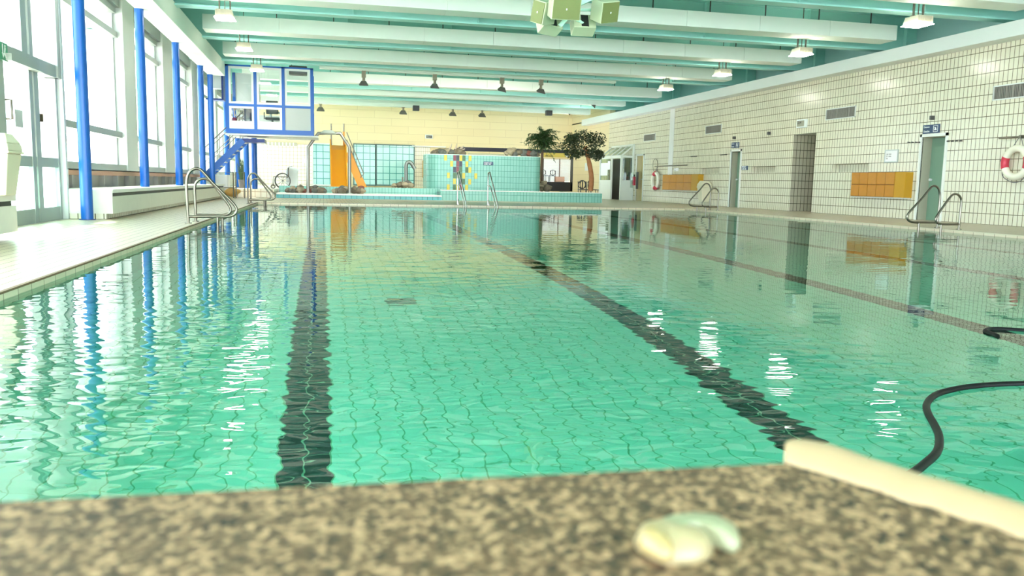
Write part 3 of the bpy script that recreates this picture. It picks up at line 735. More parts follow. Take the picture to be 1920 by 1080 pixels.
# spotlights
M_MOUNT = mat('mount_brown', (.3, .26, .18), .6)
def spot(px, py, Y, label, tilt=0., lit=0):
    p = at_y(px, py, Y); x, y, z = p; k = .155 if Y < 35 else .19
    t = thing('spotlight', label, 'spotlight', tuple(p), 'ceiling spotlights over the far end')
    MB().box(x-k*.45, x+k*.45, y-.08, y+.08, z+k*1.6, ZB+.01).build('mount', M_MOUNT, t)
    MB().cyl((x, y, z+k*.7), (x, y, z+k*1.7), k*.3, 12).build('stem', M_MOUNT, t)
    R = Matrix.Rotation(tilt, 3, 'Y') @ Matrix.Rotation(.35, 3, 'X')
    o4 = [Vector(v)*k for v in ((-1, -.7, -.05), (1, -.7, -.05), (1, .7, -.05), (-1, .7, -.05), (-.5, -.35, .8), (.5, -.35, .8), (.5, .35, .8), (-.5, .35, .8))]
    mb = MB(); mb.add([p+R @ v for v in o4], [(0, 1, 5, 4), (1, 2, 6, 5), (2, 3, 7, 6), (3, 0, 4, 7), (4, 5, 6, 7)]); h_ = mb.build('hood', mat('spot_dark', (.10, .09, .07), .5), t)
    mb = MB(); mb.add([p+R @ v for v in o4[:4]], [(0, 1, 2, 3)]); mb.build('lens', mat('spot_lens', (.75, .8, .75), .2), h_)
    ld = bpy.data.lights.new('spot_fill_light', 'SPOT'); lo = bpy.data.objects.new('spot_fill_light', ld); COL.objects.link(lo)  # light added inside the real fixture to brighten the rear of the hall
    lo.location = p + Vector((0, 0, -.08)); ld.energy = 130 if Y < 35 else 60; ld.spot_size = 2.4; ld.spot_blend = .8; ld.color = (1, .95, .85); ld.shadow_soft_size = .1
    lo.rotation_euler = Vector((0, .8, -.6)).to_track_quat('-Z', 'Y').to_euler()
sp = [(682, 159, ty+.12, 'first from the left of the upper row', 0), (815, 164, ty+.12, 'second from the left of the upper row', 0), (941, 170, ty+.12, 'third from the left of the upper row', .2), (1014, 173, ty+.12, 'fourth from the left of the upper row', .2),
      (1110, 197, far[1]+.25, 'right of the upper row, tilted sideways', .7), (601, 207, far[2]+.25, 'lower row, beside the blue cabin', 0), (756, 213, far[2]+.25, 'lower row, above the turquoise windows', 0), (849, 216, far[2]+.25, 'lower row, left of the room middle', 0), (904, 218, far[2]+.25, 'lower row, right of the room middle', 0), (1064, 211, far[2]+.25, 'lower row, tilted, above the palm tree', .7)]
for px, py, Y, l, tl in sp: spot(px, py, Y, 'dark ceiling spotlight, ' + l, tl)
for px, py, Y, l in ((780, 203, far[2]-.16, 'small black box speaker under the ceiling left of the room middle'), (1029, 212, far[2]-.16, 'small black box speaker under the ceiling above the palm tree')):
    p = at_y(px, py, Y); mb = MB(); mb.box(p.x-.16, p.x+.16, Y-.15, Y+.15, p.z-.13, p.z+.13); mb.box(p.x-.02, p.x+.02, Y-.02, Y+.02, p.z+.13, ZB)
    o = mb.build('box_speaker', M_DARK, bevel=.01); tag(o, l, 'speaker', 'small black ceiling speakers')

# speaker cluster overhead
M_SPKG = mat('speaker_grille', (.17, .20, .06), .6, vary=.06, vscale=20); M_SPKW = mat('speaker_cream', (.5, .55, .36), .5)
def speaker(pc, w_, h_, d_, yaw, pitch, roll, label, grille):
    R = Matrix.Rotation(yaw, 3, 'Z') @ Matrix.Rotation(pitch, 3, 'X') @ Matrix.Rotation(roll, 3, 'Y'); p = Vector(pc)
    t = thing('loudspeaker', label, 'loudspeaker', tuple(pc), 'loudspeakers hanging in a cluster')
    ax, ay, az = R @ Vector((1, 0, 0)), R @ Vector((0, 1, 0)), R @ Vector((0, 0, 1))
    MB().obox(p, ax*w_/2, ay*d_/2, az*h_/2).build('cabinet', M_SPKW, t, bevel=.008)
    if grille == 'front':
        g_ = MB().obox(p-ay*(d_/2+.006), ax*(w_/2-.012), ay*.006, az*(h_/2-.012)).build('grille', M_SPKG, t)
        MB().obox(p-ay*(d_/2+.014), ax*.006, ay*.003, az*.011).build('badge', M_SIGNW, g_)
    else:
        MB().obox(p-ay*(d_/2+.004), ax*(w_*.16), ay*.004, az*(h_*.42)).build('terminal_plate', M_DARK, t)
SY = 10.4
c = at_y(1059, 17, SY)
speaker(at_y(1058, 14, SY-.25), .36, .26, .26, -.05, .35, 0, 'large middle loudspeaker of the hanging cluster, olive grille facing the camera', 'front')
speaker(at_y(1134, 19, SY), .27, .27, .24, .35, .4, -.2, 'right loudspeaker of the hanging cluster, dark olive grille', 'front')
speaker(at_y(1020, 22, SY+.05), .20, .28, .26, -.9, .2, .35, 'left loudspeaker of the hanging cluster, cream side towards the window', 'front')
speaker(at_y(1030, 46, SY+.3), .28, .2, .2, .3, -.45, .1, 'lower left loudspeaker of the cluster, seen from behind', 'back')
speaker(at_y(1093, 48, SY+.3), .30, .2, .2, -.05, -.45, 0, 'lower right loudspeaker of the cluster, seen from behind', 'back')
t = thing('speaker_bracket', 'pale green steel brackets carrying the loudspeaker cluster', 'bracket', tuple(c))
mb = MB(); mb.bar(at_y(1010, 40, SY+.15), at_y(1122, -12, SY-.1), .04, .09); mb.bar(at_y(1050, 48, SY+.1), at_y(1075, 20, SY+.1), .05, .05)
mb.bar((c.x, SY+.1, c.z), (c.x, SY+.55, c.z+.1), .05, .05); mb.cyl((c.x, SY+.55, c.z), (c.x, SY+.55, 5.345), .03, 10)
for q_ in ((1020, 22), (1134, 19), (1030, 46), (1093, 44)): mb.bar((c.x, SY+.15, c.z+.02), at_y(*q_, SY+.2), .03, .03)
mb.bar((c.x, SY+.1, c.z), (c.x, SY-.2, c.z), .03, .03); mb.build('arm', mat('pale_green_steel', (.5, .78, .62), .4), t)

# ================================================================== RIGHT WALL THINGS
def dframe(name, D, leafX, leafm, jamb, label, knob=True, t_=.07):
    root = bpy.data.objects.new(name, None); COL.objects.link(root); root.location = (RX, (D[0]+D[1])/2, 0); struct(root, label)
    y0, y1, z0, z1 = D
    f = MB()
    for a, b, c_, d_ in ((y0-t_, y0, 0, z1+t_), (y1, y1+t_, 0, z1+t_), (y0-t_, y1+t_, z1, z1+t_)): f.box(RX-.03, RX+.02, a, b, c_, d_)
    f.build('door_frame', mat('door_frame_white', (.82, .82, .76), .4), root)
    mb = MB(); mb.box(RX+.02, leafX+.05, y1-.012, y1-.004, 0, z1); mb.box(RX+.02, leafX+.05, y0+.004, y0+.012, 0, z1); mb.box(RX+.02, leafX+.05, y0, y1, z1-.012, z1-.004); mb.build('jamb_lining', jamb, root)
    MB().box(leafX, leafX+.05, y0, y1, 0, z1-.01).build('door_leaf', leafm, root)
    if knob: mb = MB(); mb.cyl((leafX, y1-.09, 1.0), (leafX-.06, y1-.09, 1.0), .03, 12); mb.build('door_knob', M_SIGNW, root)
    return root
lx3 = at_y(1742, 330, D3[1]).x; lx2 = at_y(1381, 330, D2[1]).x
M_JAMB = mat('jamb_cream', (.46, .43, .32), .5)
r3 = dframe('door_2', D3, min(lx3, RX+.45), M_DOORT, M_JAMB, 'open ladies shower doorway with a teal door on the right wall')
r2 = dframe('door_3', D2, min(lx2, RX+.45), M_DOORT, M_JAMB, 'open gents shower doorway with a teal door on the right wall')
dframe('door_4', D1, RX+.25, mat('door_ochre', (.72, .55, .2), .5), mat('door_tan', (.66, .6, .4), .5), 'tan door at the far end of the right wall', True)
p = at_x(1762, 289, lx3-.02); mb = MB(); mb.box(lx3-.012, lx3-.001, D3[0]+.02, D3[0]+.16, p.z-.1, p.z+.1); s_ = mb.build('door_sign', M_SIGN, r3)
mb = MB(); mb.cyl((lx3-.014, D3[0]+.09, p.z+.05), (lx3-.016, D3[0]+.09, p.z+.05), .018, 12); mb.box(lx3-.016, lx3-.013, D3[0]+.07, D3[0]+.11, p.z-.07, p.z+.03); mb.build('pictogram', M_SIGNW, s_)

def wall_sign(px0, py0, px1, py1, label, lines=None, icon=False, name='wall_sign', body=M_SIGN, frame=None, txt=M_SIGNW, fs=None):
    y1, z1 = yz(px0, py0); y0, z0 = yz(px1, py1)
    t = thing(name, label, 'sign', (RX, (y0+y1)/2, (z0+z1)/2))
    MB().box(RX-.02, RX-.001, y0, y1, z0, z1).build('sign_board', body, t)
    if frame:
        f = MB(); w_ = .025
        for a, b, c_, d_ in ((y0-w_, y0, z0-w_, z1+w_), (y1, y1+w_, z0-w_, z1+w_), (y0, y1, z0-w_, z0), (y0, y1, z1, z1+w_)): f.box(RX-.03, RX-.001, a, b, c_, d_)
        f.build('sign_frame', frame, t)
    if lines:
        h = (z1-z0)/len(lines)
        for i, s__ in enumerate(lines):
            if isinstance(s__, str): text('lettering', s__, fs or h*.62, (RX-.022, y1-(y1-y0)*.06, z1-h*(i+.5)), 'x', txt, t)
            else: word_bars(s__, (fs or h*.62)*.6, (RX-.021, y1-(y1-y0)*.1, z1-h*(i+.5)), 'x', txt, t)
    if icon:
        a, b = y0+(y1-y0)*.09, y0+(y1-y0)*.36; c_, d_ = z0+(z1-z0)*.14, z1-(z1-z0)*.14
        f = MB(); w_ = .01; X0, X1 = RX-.026, RX-.02
        for q in ((a, a+w_, c_, d_), (b-w_, b, c_, d_), (a, b, c_, c_+w_), (a, b, d_-w_, d_)): f.box(X0, X1, *q)
        ym = (a+b)/2; f.box(X0, X1, ym-.005, b-.02, d_-.05, d_-.04)
        f.add([(X0, ym-.02, d_-.05), (X0, ym+.02, d_-.05), (X0, ym+.045, c_+.04), (X0, ym-.045, c_+.04)], [(0, 1, 2, 3)]); f.build('shower_icon', M_SIGNW, t)
    return t
wall_sign(1732.5, 235, 1762, 249, 'navy sign reading Damen Dusche above the right doorway', ['Damen', 'Dusche'], True)
wall_sign(1372.5, 267.5, 1386, 277, 'navy sign reading Herren Dusche above the middle doorway', ['Herren', 'Dusche'], True)
wall_sign(1391.5, 311, 1402.5, 318.5, 'small navy two-line sign beside the middle doorway', [(11,), (7, 4)], fs=.085)
wall_sign(1662, 283, 1683, 302.5, 'white notice with grey print in a frame right of the passage', [(), (3, 5), (1, 1, 5), (3,), ()], name='notice_board', body=mat('paper', (.92, .9, .88), .6), frame=M_GREYP, txt=mat('print_grey', (.45, .4, .38), .6), fs=.07)
wall_sign(1264.5, 315, 1272, 321, 'small pale notice above the far orange cabinet', [(6,), (8,)], body=mat('paper', (.92, .9, .88)), txt=mat('print_grey', (.45, .4, .38)), fs=.07)
# digital clock
def clock(plane, label, box_, txt_, Y=BY):
    if plane == 'x':
        y1, z1 = yz(box_[0], box_[1]); y0, z0 = yz(box_[2], box_[3]); t = thing('digital_clock', label, 'clock', (RX, (y0+y1)/2, (z0+z1)/2), 'digital clocks')
        MB().box(RX-.1, RX-.001, y0, y1, z0, z1).build('case', M_SIGNW, t, bevel=.008); MB().box(RX-.105, RX-.1, y0+.04, y1-.04, z0+.04, z1-.04).build('display', mat('lcd', (.36, .34, .26), .3), t)
        text('digits', txt_, (z1-z0)*.48, (RX-.108, y1-(y1-y0)*.14, (z0+z1)/2+.03), 'x', M_DARK, t)
    else:
        x0, z1 = xz(box_[0], box_[1], Y); x1, z0 = xz(box_[2], box_[3], Y); t = thing('digital_clock', label, 'clock', ((x0+x1)/2, Y, (z0+z1)/2), 'digital clocks')
        MB().box(x0, x1, Y-.12, Y-.001, z0, z1).build('case', M_SIGNW, t, bevel=.01); MB().box(x0+.05, x1-.05, Y-.13, Y-.12, z0+.04, z1-.04).build('display', M_DARK, t)
        text('digits', txt_, (z1-z0)*.6, (x0+.07, Y-.133, (z0+z1)/2), 'y', mat('lcd_green', (.5, .55, .4), .4), t)
clock('x', 'framed digital display on the right wall above the passage', (1499, 225, 1514, 239), '22:4')
clock('y', 'small black digital display on the beige back wall', (797, 252.5, 811, 260.5), '0:53')
# vents
for (a, b, c_, d_), l in zip(((1208, 251, 1229, 264), (1324, 234.5, 1353, 251), (1550, 202, 1604, 226), (1864, 165, 1926, 190)), ('farthest metal vent grille on the right wall, above the glass booth', 'second metal vent grille, right of the pale strip', 'dark metal vent grille right of the digital display', 'metal vent grille at the right picture edge')):
    y1, z1 = yz(a, (b+d_)/2-7 if a < 1300 else b+3); y0, z0 = yz(c_, d_-2)
    zc = 2.89; hh = .16; t = thing('vent_grille', l, 'vent', (RX, (y0+y1)/2, zc), 'vent grilles in the right wall')
    f = MB(); w_ = .025
    for q in ((y0, y0+w_, zc-hh, zc+hh), (y1-w_, y1, zc-hh, zc+hh), (y0, y1, zc-hh, zc-hh+w_), (y0, y1, zc+hh-w_, zc+hh)): f.box(RX-.025, RX-.001, *q)
    f.build('grille_frame', M_GREYW, t)
    MB().box(RX-.006, RX-.001, y0+.02, y1-.02, zc-hh+.02, zc+hh-.02).build('duct_opening', M_DARK, t)
    f = MB(); n = int((y1-y0)/.045)
    for i in range(n): yy = y0+.03+(y1-y0-.06)*(i+.5)/n; f.box(RX-.02, RX-.007, yy-.009, yy+.009, zc-hh+.02, zc+hh-.02)
    for i in range(1, 5): yy = y0+(y1-y0)*i/5; f.box(RX-.024, RX-.018, yy-.012, yy+.012, zc-hh+.02, zc+hh-.02)
    f.build('louvre', mat('vent_metal', (.3, .28, .24), .4), t)
# orange cabinets
def cabinet(box_, n, label):
    y1, z1 = yz(box_[0], box_[1]); y0, z0 = yz(box_[2], box_[3]); d = .22
    yp = y0+(y1-y0)*.18; t = thing('orange_cabinet', label, 'cabinet', (RX, (y0+y1)/2, z0), 'orange wall cabinets')
    MB().box(RX-d, RX-.001, yp, y1, z0, z1).build('carcass', mat('cab_dark', (.3, .1, .01), .5), t)
    w_ = (y1-yp)/n; h = (z1-z0)/2
    for i in range(n):
        for j in range(2):
            MB().box(RX-d-.015, RX-d, yp+i*w_+.008, yp+(i+1)*w_-.008, z0+j*h+.008, z0+(j+1)*h-.008).build('locker_door', M_ORANGE, t, bevel=.006)
    MB().box(RX-d-.005, RX-.001, y0, yp, z0, z1).build('side_panel', M_OCHRE, t)
    MB().box(RX-d+.02, RX-.001, y0+.04, y1, z0-.03, z0).build('base_rail', M_GREYW, t)
cabinet((1611, 324, 1709, 371), 5, 'near orange wall cabinet with ten square doors, left of the ladies shower doorway')
cabinet((1252, 328, 1318, 358), 4, 'far orange wall cabinet beside the cream bin')
pb = at_x(1322, 374, RX-.25)
litter_bin('litter_bin', 'cream litter bin on the right wall beside the far orange cabinet', (RX-.24, at_x(1322, 360, RX-.2).y, .14), .4, .42, .8, Vector((1, 0, 0)), Vector((0, 1, 0)))
# lifebuoys
M_BUOYW = mat('buoy_white', (.82, .77, .62), .6); 
def buoy(px, py, R, r, label, pole_px):
    p = at_x(px, py, RX-.12); p.x = RX-.12; t = thing('lifebuoy', label, 'lifebuoy', tuple(p), 'lifebuoys on the right wall')
    ay, az = Vector((0, 1, 0)), Vector((0, 0, 1)); a = 0.33
    th = [math.radians(v) for v in (0, 90, 180, 270)]
    ph = math.radians(0 if R < .32 else 75); hw = math.radians(24)
    for c0_, c1_, m, nm in ((ph-hw, ph+hw, M_RED, 'red_band'), (ph+hw, ph+math.pi-hw, M_BUOYW, 'ring'), (ph+math.pi-hw, ph+math.pi+hw, M_RED, 'red_band'), (ph+math.pi+hw, ph+2*math.pi-hw, M_BUOYW, 'ring')):
        MB().torus(p, R, r*(1.06 if m is M_RED else 1), ay, az, 20, 14, 0, c0_, c1_).build(nm, m, t)
    top = p + az*(R+.28) + Vector((.05, 0, 0)); mb = MB()
    mb.tube([p+ay*R*.6+az*R*.85, top, p-ay*R*.6+az*R*.85], .008, 6)
    lp = []
    for i in range(25):
        an = math.pi*(.95+1.1*i/24); q = p + ay*math.cos(an)*(R+.1+.04*math.sin(6*an)) + az*math.sin(an)*(R+.12); lp.append(q)
    mb.tube(lp, .008, 6)
    mb.build('rope', mat('rope_dark', (.12, .11, .12), .8), t)
    return p, top
p, top = buoy(1905, 305, .30, .075, 'red and white lifebuoy at the right picture edge', 0)
t = thing('rescue_pole', 'steel rescue pole on the wall above the right-hand lifebuoy', 'pole', (RX-.05, p.y, top.z))
a = at_x(1873, 259.5, RX-.06); MB().cyl((RX-.06, a.y, a.z), (RX-.06, a.y-4.2, a.z), .018, 10).build('pole', M_STEEL, t)
MB().box(RX-.09, RX-.001, top.y-.03, top.y+.03, a.z-.03, a.z+.04).build('wall_hook', M_STEEL, t)
p, top = buoy(1229, 338.5, .33, .085, 'red and white lifebuoy far down the right wall beside the tan door', 0)
t = thing('rescue_pole', 'steel rescue pole on the wall above the far lifebuoy and orange cabinet', 'pole', (RX-.05, p.y, top.z))
a = at_x(1228, 312, RX-.06); b = at_x(1288, 312, RX-.06); MB().cyl((RX-.06, a.y, a.z), (RX-.06, b.y, a.z), .022, 10).build('pole', M_STEEL, t)
mb = MB(); mb.torus((RX-.05, a.y, a.z+.05), .28, .012, Vector((0, 1, 0)), Vector((0, 0, 1)), 24, 6); mb.build('noose', M_STEEL, t)
# hook rows and little fittings
for (a, b), l in zip((((1706, 267), (1727, 267)), ((1780, 265), (1804, 264)), ((1298, 293.5), (1307, 293)), ((1353, 290.5), (1363, 290))), ('left of the ladies doorway', 'right of the ladies doorway', 'above the far bin', 'left of the gents doorway')):
    p0 = at_x(*a, RX); p1 = at_x(*b, RX); mb = MB()
    for i in range(4):
        q = p0.lerp(p1, i/3); mb.cyl((RX, q.y, q.z), (RX-.05, q.y, q.z), .014, 8); mb.cyl((RX-.05, q.y, q.z), (RX-.06, q.y, q.z), .022, 8)
    o = mb.build('hook_row', M_DKGREY); tag(o, 'row of four small towel hooks ' + l, 'hooks', 'towel hook rows')
for px, py, l in ((1751, 221, 'small sensor on the right wall above the ladies shower sign'), (1379, 258.5, 'small sensor on the right wall above the gents shower sign'), (1444, 250, 'small dark wall fitting between vent and passage')):
    p = at_x(px, py, RX); o = MB().box(RX-.1, RX-.001, p.y-.04, p.y+.04, p.z-.05, p.z+.05).build('wall_sensor', [M_DKGREY], bevel=.01); tag(o, l, 'sensor', 'small wall sensors')
# thermometer label-ish wall switch
# glass booth
NBY = 37.6; BX = at_y(1164, 340, NBY).x; FBY = at_x(1125, 340, BX).y
t = thing('glass_booth', 'white framed lean-to glass booth in the far right corner', 'booth', (14.1, NBY, 0))
M_BOOTH = mat('booth_white', (.78, .8, .72), .45)
mb = MB(); ze = 2.12; zr = 2.62
for (x, y) in ((BX, NBY), (BX, FBY)): mb.box(x-.04, x+.04, y-.05, y+.05, 0, ze)
yd0 = at_x(1146, 340, BX).y; yd1 = at_x(1163, 340, BX).y
mb.box(BX-.04, BX+.04, yd0-.05, yd0+.05, 0, ze)
mb.box(BX-.04, BX+.04, NBY, FBY, ze-.12, ze+.02); mb.box(BX-.03, BX+.03, yd0, FBY, .85, .95); mb.box(BX-.03, BX+.03, yd0, FBY, 0, .1)
for yy in np.linspace(NBY, FBY, 5): mb.bar((BX, yy, ze), (RX-.02, yy, zr), .07, .06)
mb.box(RX-.08, RX-.01, NBY-.04, FBY, zr-.05, zr+.05); mb.box(RX-.09, RX-.01, NBY-.05, NBY+.05, 0, zr)
mb.box(BX, RX-.01, NBY-.03, NBY+.03, ze-.1, ze); mb.box(BX, RX-.01, NBY-.03, NBY+.03, .85, .95); mb.box(BX, RX-.01, NBY-.03, NBY+.03, 0, .1)
mb.build('booth_frame', M_BOOTH, t)
MB().box(BX-.015, BX+.015, yd0, FBY, .1, .85).build('lower_panel', M_BOOTH, t); MB().box(BX, RX-.05, NBY-.015, NBY+.015, .1, .85).build('lower_panel', M_BOOTH, t)
mb = MB(); mb.box(BX-.004, BX+.004, yd0, FBY, .95, ze-.1); mb.box(BX, RX-.05, NBY-.004, NBY+.004, .95, ze-.1); mb.quad((BX, NBY, ze), (BX, FBY, ze), (RX-.02, FBY, zr), (RX-.02, NBY, zr)); mb.build('pane', M_GLASSG, t)
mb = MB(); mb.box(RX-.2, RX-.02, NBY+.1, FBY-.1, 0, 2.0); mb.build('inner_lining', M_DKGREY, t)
pa = at_x(1126, 306, BX-.03); pb_ = at_x(1138, 329, BX-.03); o = MB().box(BX-.012, BX-.007, pb_.y, pa.y, pb_.z, pa.z).build('notice_sheet', mat('paper', (.92, .9, .88))); tag(o, 'large white paper sheets stuck on the glass booth', 'poster')
pa = at_x(1139, 302, BX-.03); pb_ = at_x(1143, 318, BX-.03); o = MB().box(BX-.012, BX-.007, pb_.y, pa.y, pb_.z, pa.z).build('notice_sheet', mat('paper', (.92, .9, .88))); tag(o, 'narrow white paper slip on the glass booth beside the doorway', 'poster')
mb = MB()
for i, (dx, lean) in enumerate(((0, .12), (.12, -.1), (.25, .05), (.3, .2))):
    mb.tube([(BX+.12+.05*i, yd1+.25+dx, .02), (BX+.3, yd1+.3+dx+lean, 1.5+.1*i)], .025, 8)
o = mb.build('pole_bundle', mat('pole_wood', (.5, .36, .18), .6)); tag(o, 'bundle of leaning wooden poles inside the glass booth doorway', 'poles')
# extinguisher
p = at_x(1183, 345, RX-.12); t = thing('fire_extinguisher', 'red fire extinguisher in a clear box between booth and tan door', 'fire extinguisher', (RX-.15, p.y-.3, .65)); yy = p.y-.45
cyl_ = MB().cyl((RX-.15, yy, .72), (RX-.15, yy, 1.12), .08, 16).build('cylinder', M_RED, t); MB().cyl((RX-.15, yy, 1.12), (RX-.15, yy, 1.22), .03, 10).build('valve', M_DARK, cyl_)
MB().box(RX-.02, RX-.002, yy-.2, yy+.2, .55, 1.35).build('back_board', M_DKGREY, t); MB().box(RX-.27, RX-.25, yy-.16, yy+.16, .6, 1.32).build('cover', M_GLASSG, t)

# ================================================================== FAR END: BASIN, TOWER
FY = 31.0
def xf(px, py=365, Y=FY): return at_y(px, py, Y).x
t = thing('paddling_basin', 'low turquoise tiled paddling basin along the far deck', 'basin', (2, FY, 0))
xl, xm, xr = xf(518), xf(828), xf(1129)
MB().box(xl, xm, FY, FY+.35, 0, .13).build('low_wall', M_TURQD, t)
mb = MB(); mb.box(xl, xm, FY-.02, FY+2.2, .13, .18); mb.build('coping', mat('coping_white', (.86, .86, .8), .5), t)
MB().box(xl, xm, FY+.35, FY+2.19, 0, .13).build('basin_fill', M_TURQ, t)
xq = at_y(680, 352, 33).x
MB().box(xl, xm+.1, 33, 33.2, 0, .42).build('upper_wall', M_TURQ, t)
MB().box(xm, xr, FY, FY+.4, 0, .37).build('front_wall', M_TURQ, t)
MB().box(xm, xr, FY-.01, FY+.41, .37, .395).build('front_coping', mat('coping_white', (.86, .86, .8)), t)
MB().box(xr-.3, xr, FY+.4, 36, 0, .37).build('end_wall', M_TURQ, t)
struct(MB().box(xm+.1, xr-.3, FY+.4, 36, 0, .30).build('floor_basin', mat('dark_basin', (.12, .22, .2), .4)))

TY = 33.4
tx0, tx1 = xf(801, 354, TY), xf(1015, 354, TY); tz1 = at_y(900, 292, TY).z; tz0 = .3
t = thing('tiled_planter', 'rounded turquoise tiled wall with a colourful mosaic and rocks on top', 'planter', ((tx0+tx1)/2, TY, tz0))
poly = []; R = .55
for k in range(9): a = math.pi*(1+.5*k/8)+0; poly.append((tx0+R+R*math.cos(a), TY+R+R*math.sin(a)))
for k in range(5): a = math.pi*(1.5+.5*k/4); poly.append((tx1-.3+.3*math.cos(a), TY+.3+.3*math.sin(a)))
poly += [(tx1, TY+1.4), (tx0, TY+1.4)]
mb = MB(); mb.prism(poly, tz0, tz1); mb.build('wall_body', M_TURQ, t)
mb = MB(); q = [(x*1.0+(0), y) for x, y in poly]; cxm = (tx0+tx1)/2
mb.prism([(cxm+(x-cxm)*1.004, TY-.015+(y-TY)*1.0) for x, y in poly], tz1, tz1+.025); mb.build('top_coping', mat('coping_mint', (.6, .8, .72), .4), t)
mcol = {'y': (.52, .42, .012), 'r': (.16, .008, .012), 'n': (.004, .006, .02), 'g': (.025, .10, .01)}
pat = [{0: 'y', 3: 'r', 4: 'n', 5: 'y', 6: 'g', 8: 'y'}, {2: 'y', 4: 'r', 5: 'n', 7: 'y'}, {3: 'n', 4: 'r', 5: 'g', 7: 'g', 8: 'y'}, {1: 'y', 3: 'g', 4: 'g', 5: 'g', 6: 'y', 10: 'y'}, {3: 'y', 5: 'n', 6: 'g', 8: 'y'}, {1: 'y', 3: 'g', 4: 'y', 5: 'r', 7: 'y'}]
cs = {k: MB() for k in mcol}; tw = .125; X0 = round(xf(833, 300, TY)/tw)*tw
for r_, row in enumerate(pat):
    for k, c_ in row.items():
        zt2 = math.floor(tz1/.235)*.235 if 0 else tz1
        z1_ = tz1-.005-r_*.235; x = X0+k*tw
        cs[c_].box(x+.005, x+tw-.005, TY-.006, TY+.01, z1_-.225, z1_)
for k, m in cs.items(): m.build('mosaic_tile', mat('mosaic_'+{'y': 'yellow', 'r': 'red', 'n': 'navy', 'g': 'green'}[k], mcol[k], .25), t)
p0 = at_y(906.5, 303, TY); p1 = at_y(924.5, 310, TY); s_ = thing('wall_sign', 'small navy sign with two white lines on the turquoise tiled wall', 'sign', (p0.x, TY-.02, p1.z))
MB().box(p0.x, p1.x, TY-.025, TY-.008, p1.z, p0.z).build('sign_board', M_SIGN, s_)
word_bars((18,), .034, (p0.x+.025, TY-.026, p0.z-.045), 'y', M_SIGNW, s_); word_bars((9, 1, 5), .034, (p0.x+.025, TY-.026, p1.z+.04), 'y', M_SIGNW, s_)
MB().box(xf(878, 290, TY+1.3), xf(946, 290, TY+1.3), TY+1.3, TY+1.4, tz1, tz1+.13).build('rear_panel', mat('khaki', (.42, .42, .28), .6), t)

# rocks
def rock_mesh(seed, name='rock'):
    bm = bmesh.new(); bmesh.ops.create_icosphere(bm, subdivisions=3, radius=1)
    for v in bm.verts:
        n = noise.noise(v.co*1.1+Vector((seed*3.1, seed, 0)))*.35 + noise.noise(v.co*2.7+Vector((seed, 5, seed)))*.12
        v.co *= 1+n; v.co.z *= .78
    for f in bm.faces: f.smooth = True
    me = bpy.data.meshes.new(name); bm.to_mesh(me); bm.free(); return me
rmats = [M_ROCK, mat('river_rock_grey', (.13, .135, .115), .8, vary=.5, vscale=8, bump=.4), mat('river_rock_pale', (.36, .30, .20), .8, vary=.3, vscale=8, bump=.4), mat('river_rock_red', (.20, .07, .05), .8, vary=.3, vscale=8, bump=.4)]
rmesh = []
for i in range(8):
    me = rock_mesh(i+1); me.materials.append(rmats[(0, 1, 0, 2, 1, 2, 0, 3)[i]]); rmesh.append(me)
def rocks(pix, Y, zbase, label, group, seed=0):
    rs = random.Random(seed); ymid = (min(q[1] for q in pix)+max(q[1] for q in pix))/2
    rows = [sorted([q for q in pix if q[1] > ymid]), sorted([q for q in pix if q[1] <= ymid])]
    ordw = ['first', 'second', 'third', 'fourth', 'fifth', 'sixth', 'seventh', 'eighth', 'ninth']
    for px, py, r in pix:
        row = 0 if py > ymid else 1; k_ = rows[row].index((px, py, r)); mi_ = rs.choice([0, 1, 2, 3, 4, 5, 6, 0, 1, 2, 4, 6, 3, 7])
        lab_ = '%s boulder, %s from left, %s row, %s' % (('grey-brown', 'grey', 'grey-brown', 'pale tan', 'grey', 'pale tan', 'grey-brown', 'reddish')[mi_], ordw[k_], ('lower', 'upper')[row], label)
        p = at_y(px, py, Y); o = bpy.data.objects.new('rock', rmesh[mi_]); COL.objects.link(o)
        rr = 1.3*r*Y/F_PX; z = max(p.z, zbase+rr*.8); o.location = (p.x, Y+rs.uniform(-.12, .12), z); o.scale = (rr*1.15, rr*1.1, rr*1.15)
        o.rotation_euler = (0, 0, rs.uniform(0, 6.28)); tag(o, lab_, 'rock', group)
Z1 = .18
rocks([(540, 357.5, 4), (549, 357, 4.5), (557, 358, 4), (563, 357, 5), (570, 358, 3.5), (549, 352.5, 3.5), (563, 351.5, 4)], 31.9, Z1, 'left of the shower arch', 'rocks left of the shower arch', 1)
rocks([(583, 357, 4), (590, 358, 4.5), (597, 356.5, 5), (603, 357, 5), (608, 358, 3.5), (583, 352.5, 3), (592, 351, 3.5)], 31.9, Z1, 'between the shower arch legs', 'rocks inside the shower arch', 2)
rocks([(627, 359, 4), (633, 358, 4.5), (641, 359, 5), (648, 358, 4), (664, 358.5, 4.5), (671, 358, 5), (678, 358, 5), (641, 352.5, 4), (649, 353, 3.5), (664, 353, 3.5), (677, 353, 4)], 31.9, Z1, 'at the orange slide foot', 'rocks at the slide foot', 3)
rocks([(740, 350, 4), (747, 347, 4), (754, 350, 5), (760, 346, 5), (768, 350, 5), (764, 343, 4), (772, 348, 3.5)], 33.6, .42, 'round the water spout', 'rocks around the spout', 4)
rocks([(813, 288, 4), (821, 286, 5), (829, 288, 5), (838, 285, 6), (845, 288, 5), (853, 287, 5), (861, 285, 6), (868, 287, 5), (826, 283, 4)], TY+.5, tz1, 'on top left of turquoise wall', 'rocks on the left of the tiled wall', 5)
rocks([(950, 287, 4), (957, 284, 6), (965, 287, 6), (973, 286, 5), (981, 288, 6), (990, 288, 5), (999, 289, 5), (1007, 290, 4), (963, 281, 4)], TY+.5, tz1, 'on top right of turquoise wall', 'rocks on the right of the tiled wall', 6)
